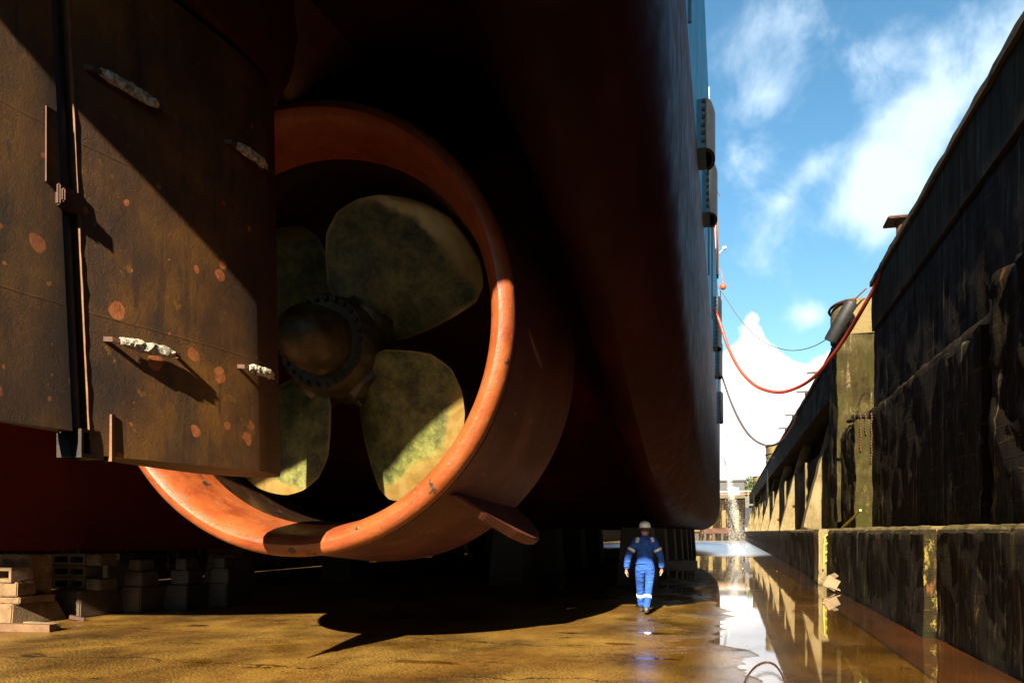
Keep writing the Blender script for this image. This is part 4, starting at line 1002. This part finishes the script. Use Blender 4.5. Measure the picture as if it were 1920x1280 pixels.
# water spray falling from the ship's side
bm = bmesh.new(); top = Vector((-.42, 62, 7.2)); foot = Vector((.75, 62, 0))
for i in range(9000):
    u = random.random()**.85; x = top.x+(foot.x-top.x)*(u**.6); z = top.z*(1-u)
    sp_ = .05+.35*u*u+.09*u
    c = Vector((x+random.gauss(0, sp_), 62+random.gauss(0, sp_), max(.02, z+random.gauss(0, .12))))
    s = random.uniform(.003, .010)
    h_ = s*random.uniform(1.2, 3.2); q = [bm.verts.new(c+Vector(o)) for o in ((s, 0, 0), (0, s, 0), (-s, 0, 0), (0, -s, 0), (0, 0, h_), (0, 0, -h_))]
    for i_ in range(4): bm.faces.new((q[i_], q[(i_+1) % 4], q[4])); bm.faces.new((q[(i_+1) % 4], q[i_], q[5]))
tag(obj('water_spray', bm, M['drop'], None, org=foot), 'white water spray falling beside the ship onto the wet dock floor', 'spray', kind='stuff')

# ------------------------------------------------------------------ the man
MX, MY = -1.56, 15.62
man = thing('person', (MX, MY, 0), 'person in blue coverall with reflective bands and white helmet walking away beside the ship', 'person')
FA = TH*.4     # heading, a little left of the dock axis
def W_(p): x, y, z = p; return Vector((MX+x*CT-y*math.sin(FA), MY+x*ST*1+y*math.cos(FA), z))
def skin(name, verts, edges, radii, m, parent, sub=2, root=0, smooth=True):
    me = bpy.data.meshes.new(name); me.from_pydata([W_(v) for v in verts], edges, []); o = bpy.data.objects.new(name, me); COL.objects.link(o)
    md = o.modifiers.new('s', 'SKIN'); md.use_smooth_shade = smooth
    if not me.skin_vertices: pass
    for i, r in enumerate(radii):
        r = r if isinstance(r, tuple) else (r, r); me.skin_vertices[0].data[i].radius = r
    me.skin_vertices[0].data[root].use_root = True
    sd = o.modifiers.new('d', 'SUBSURF'); sd.levels = sub; sd.render_levels = sub
    dg = bpy.context.evaluated_depsgraph_get(); me2 = bpy.data.meshes.new_from_object(o.evaluated_get(dg)); bpy.data.objects.remove(o)
    bm = bmesh.new(); bm.from_mesh(me2); bpy.data.meshes.remove(me2)
    return obj(name, bm, m, parent, True)
# joints: left leg forward, right leg behind (nearest the viewer, toe-off)
J = dict(pelvis=(0, 0, .93), waist=(0, .0, 1.06), chest=(0, .02, 1.28), upper=(0, .0, 1.42), neck=(0, .02, 1.51), head=(0, .04, 1.62), crown=(0, .05, 1.74),
         shL=(-.17, 0, 1.42), elL=(-.325, -.02, 1.14), wrL=(-.36, .06, .88), shR=(.17, 0, 1.42), elR=(.30, -.02, 1.14), wrR=(.325, .09, .90),
         hpL=(-.095, 0, .86), knL=(-.095, .27, .50), anL=(-.075, .42, .10), hpR=(.1, 0, .86), knR=(.07, .0, .49), anR=(.02, -.22, .10))
# coverall (loose cloth) as one continuous figure
names = ['pelvis', 'waist', 'chest', 'upper', 'neck', 'shL', 'elL', 'wrL', 'shR', 'elR', 'wrR', 'hpL', 'knL', 'anL', 'hpR', 'knR', 'anR']
def lerp(a, b, t): return tuple(a[i]+(b[i]-a[i])*t for i in range(3))
V = [J[n] for n in names]; idx = {n: i for i, n in enumerate(names)}
E = []; rad = {'pelvis': (.165, .125), 'waist': (.15, .11), 'chest': (.19, .13), 'upper': (.15, .10), 'neck': (.062, .062), 'shL': (.085, .085), 'elL': (.074, .074), 'wrL': (.058, .058),
               'shR': (.085, .085), 'elR': (.074, .074), 'wrR': (.058, .058), 'hpL': (.115, .12), 'knL': (.078, .08), 'anL': (.06, .064), 'hpR': (.115, .12), 'knR': (.078, .08), 'anR': (.064, .068)}
RD = [rad[n] for n in names]
def link(a, b, mids=()):
    prev = idx[a]
    for t, r in mids:
        V.append(lerp(J[a], J[b], t)); RD.append((r, r)); E.append((prev, len(V)-1)); prev = len(V)-1
    E.append((prev, idx[b]))
link('pelvis', 'waist'); link('waist', 'chest'); link('chest', 'upper'); link('upper', 'neck')
for s in 'LR':
    link('upper', 'sh'+s); link('sh'+s, 'el'+s, ((.5, .082),)); link('el'+s, 'wr'+s, ((.5, .07), (.9, .062)))
    link('pelvis', 'hp'+s); link('hp'+s, 'kn'+s, ((.3, .102), (.7, .086))); link('kn'+s, 'an'+s, ((.4, .078), (.8, .07)))
body_v = []; 
# body: head, neck, arms down to the hands, one continuous surface under the cloth
bn = ['chest', 'neck', 'head', 'crown', 'shL', 'elL', 'wrL', 'shR', 'elR', 'wrR', 'pelvis', 'knL', 'anL', 'knR', 'anR']
bV = [J[n] for n in bn]; bi = {n: i for i, n in enumerate(bn)}
bR = [(.1, .07), (.055, .058), (.078, .092), (.06, .075), .045, .035, .026, .045, .035, .026, (.06, .05), .03, .03, .03, .03]
bR = [r if isinstance(r, tuple) else (r, r) for r in bR]
bE = [(bi['pelvis'], bi['chest']), (bi['chest'], bi['neck']), (bi['neck'], bi['head']), (bi['head'], bi['crown'])]
for s in 'LR': bE += [(bi['chest'], bi['sh'+s]), (bi['sh'+s], bi['el'+s]), (bi['el'+s], bi['wr'+s]), (bi['pelvis'], len(bV)), (len(bV), bi['kn'+s]), (bi['kn'+s], bi['an'+s])]; bV.append(J['hp'+s]); bR.append((.04, .04))
# hands: palm and five separate fingers grown from the wrist
for s, sg in (('L', -1), ('R', 1)):
    w = J['wr'+s]; palm = (w[0]+sg*.004, w[1]+.02, w[2]-.055); bV.append(palm); bR.append((.034, .018)); pi = len(bV)-1; bE.append((bi['wr'+s], pi))
    kn = (w[0]+sg*.004, w[1]+.032, w[2]-.09); bV.append(kn); bR.append((.034, .016)); ki = len(bV)-1; bE.append((pi, ki))
    for f, (off, ln) in enumerate(((-.027, .062), (-.009, .074), (.009, .07), (.026, .055))):
        a = (kn[0]-sg*.002, kn[1]+off, kn[2]-.018); b = (a[0]-sg*.012, a[1]+.006, a[2]-ln*.5); c = (b[0]-sg*.024, b[1]+.002, b[2]-ln*.32)
        p = ki
        for q, r in ((a, .0095), (b, .009), (c, .0075)): bV.append(q); bR.append((r, r)); bE.append((p, len(bV)-1)); p = len(bV)-1
    p = pi
    for q, r in (((palm[0]-sg*.022, palm[1]+.034, palm[2]-.01), .011), ((palm[0]-sg*.032, palm[1]+.046, palm[2]-.042), .0095), ((palm[0]-sg*.034, palm[1]+.044, palm[2]-.066), .008)):
        bV.append(q); bR.append((r, r)); bE.append((p, len(bV)-1)); p = len(bV)-1
# nose, chin, ears
hd = J['head']
for q, r in (((0, .13, 1.60), .016), ((0, .105, 1.545), .03), ((-.082, .03, 1.615), .015), ((.082, .03, 1.615), .015)):
    bV.append(q); bR.append((r, r)); bE.append((bi['head'], len(bV)-1))
skin('body', bV, bE, bR, M['skin'], man, 2, bi['pelvis'])
skin('coverall', V, E, RD, M['cloth'], man, 2, 0)
def ring_band(a, b, t, r, hgt, name='reflective_band', m=None):
    a, b = Vector(W_(a)), Vector(W_(b)); c = a+(b-a)*t; d = (b-a).normalized()
    bm = bmesh.new(); add_tube(bm, [c-d*hgt/2, c-d*hgt*.4, c+d*hgt*.4, c+d*hgt/2], [r*.985, r, r, r*.985], 20)
    return obj(name, bm, m or M['tape'], man, True)
for s in 'LR':
    ring_band(J['sh'+s], J['el'+s], .62, .083, .05); ring_band(J['kn'+s], J['an'+s], .40, .080, .055)
    sg = -1 if s == 'L' else 1
    pa, pb = W_((sg*.135, -.07, 1.475)), W_((sg*.155, -.10, 1.40))
    bm = bmesh.new(); add_tube(bm, [pa, pb], [.034, .034], 10)
    bmesh.ops.scale(bm, vec=(1, .9, 1), verts=bm.verts, space=Matrix.Translation(-(pa+pb)/2)); obj('shoulder_patch', bm, M['tape'], man, True)
# waist seam and collar
bm = bmesh.new(); cw = W_((0, 0, .995)); vs = []
add_tube(bm, [W_((.172*math.cos(t), .132*math.sin(t), .985+.008*math.sin(3*t))) for t in [2*math.pi*i/30 for i in range(31)]], .010, 6)
obj('waist_seam', bm, M['cloth'], man, True)
bm = bmesh.new(); add_tube(bm, [W_((.062*math.cos(t), .03+.062*math.sin(t), 1.512)) for t in [2*math.pi*i/24 for i in range(25)]], .018, 8)
obj('collar', bm, M['cloth'], man, True)
# hair and helmet
bm = bmesh.new(); bmesh.ops.create_uvsphere(bm, u_segments=24, v_segments=14, radius=1, matrix=Matrix.Translation(W_((0, .025, 1.655))) @ Matrix.Diagonal((.088, .102, .085, 1)))
bmesh.ops.delete(bm, geom=[v for v in bm.verts if v.co.z < 1.60 or (v.co.y > MY+.09 and v.co.z < 1.68)], context='VERTS'); obj('hair', bm, M['hair'], man, True)
bm = bmesh.new(); hc = W_((0, .04, 1.675))
prof = [(0, 0, .128), (.04, .0, .125), (.075, 0, .115), (.1, 0, .098), (.118, 0, .075), (.128, 0, .045), (.132, 0, 0)]
rings = []
for (r, z) in ((.128, .0), (.13, .004), (.116, .012), (.118, .035), (.114, .062), (.1, .09), (.078, .11), (.045, .124), (.015, .13)):
    rings.append([bm.verts.new(hc+Vector((r*.93*math.cos(t), r*1.12*math.sin(t)+(0.03*max(0, math.sin(t)) if z < .01 else 0), z))) for t in [2*math.pi*i/32 for i in range(32)]])
for a, b in zip(rings, rings[1:]):
    for i in range(32): bm.faces.new((a[i], a[(i+1) % 32], b[(i+1) % 32], b[i]))
bm.faces.new(rings[-1]); bm.faces.new(rings[0][::-1])
add_tube(bm, [hc+Vector((0, -.125+.0, .04)), hc+Vector((0, -.1, .095)), hc+Vector((0, -.02, .134)), hc+Vector((0, .08, .115))], .008, 6)
obj('helmet', bm, M['helmet'], man, True)
# boots
def boot(ank, pitch):
    bm = bmesh.new(); rings = []
    secs = [(-.07, .035, .085, .09), (-.03, .04, .11, .10), (.03, .043, .10, .09), (.09, .048, .075, .07), (.15, .048, .06, .055), (.2, .04, .045, .045), (.225, .018, .03, .03)]
    for (y, w, h, _) in secs:
        ring = []
        for k in range(12):
            t = 2*math.pi*k/12; ring.append(Vector((w*math.cos(t), y, h/2+h/2*math.sin(t))))
        rings.append(ring)
    rm = Matrix.Rotation(-pitch, 3, 'X'); o3 = Vector((ank[0], ank[1], 0)); R_ = []
    ext = [[rm @ p for p in ring] for ring in rings]; mz = min(p.z for r_ in ext for p in r_)
    for ring in ext: R_.append([bm.verts.new(W_((p.x+o3.x, p.y+o3.y, p.z-mz+.012))) for p in ring])
    for a, b in zip(R_, R_[1:]):
        for k in range(12): bm.faces.new((a[k], a[(k+1) % 12], b[(k+1) % 12], b[k]))
    bm.faces.new(R_[0][::-1]); bm.faces.new(R_[-1])
    add_tube(bm, [W_((ank[0], ank[1], ank[2]+.06)), W_((ank[0], ank[1]+.01, ank[2]-.04))], [.048, .05], 12)
    return bm
obj('boot', boot(J['anL'], 0), M['boot'], man, True); obj('boot', boot(J['anR'], R(14)), M['boot'], man, True)
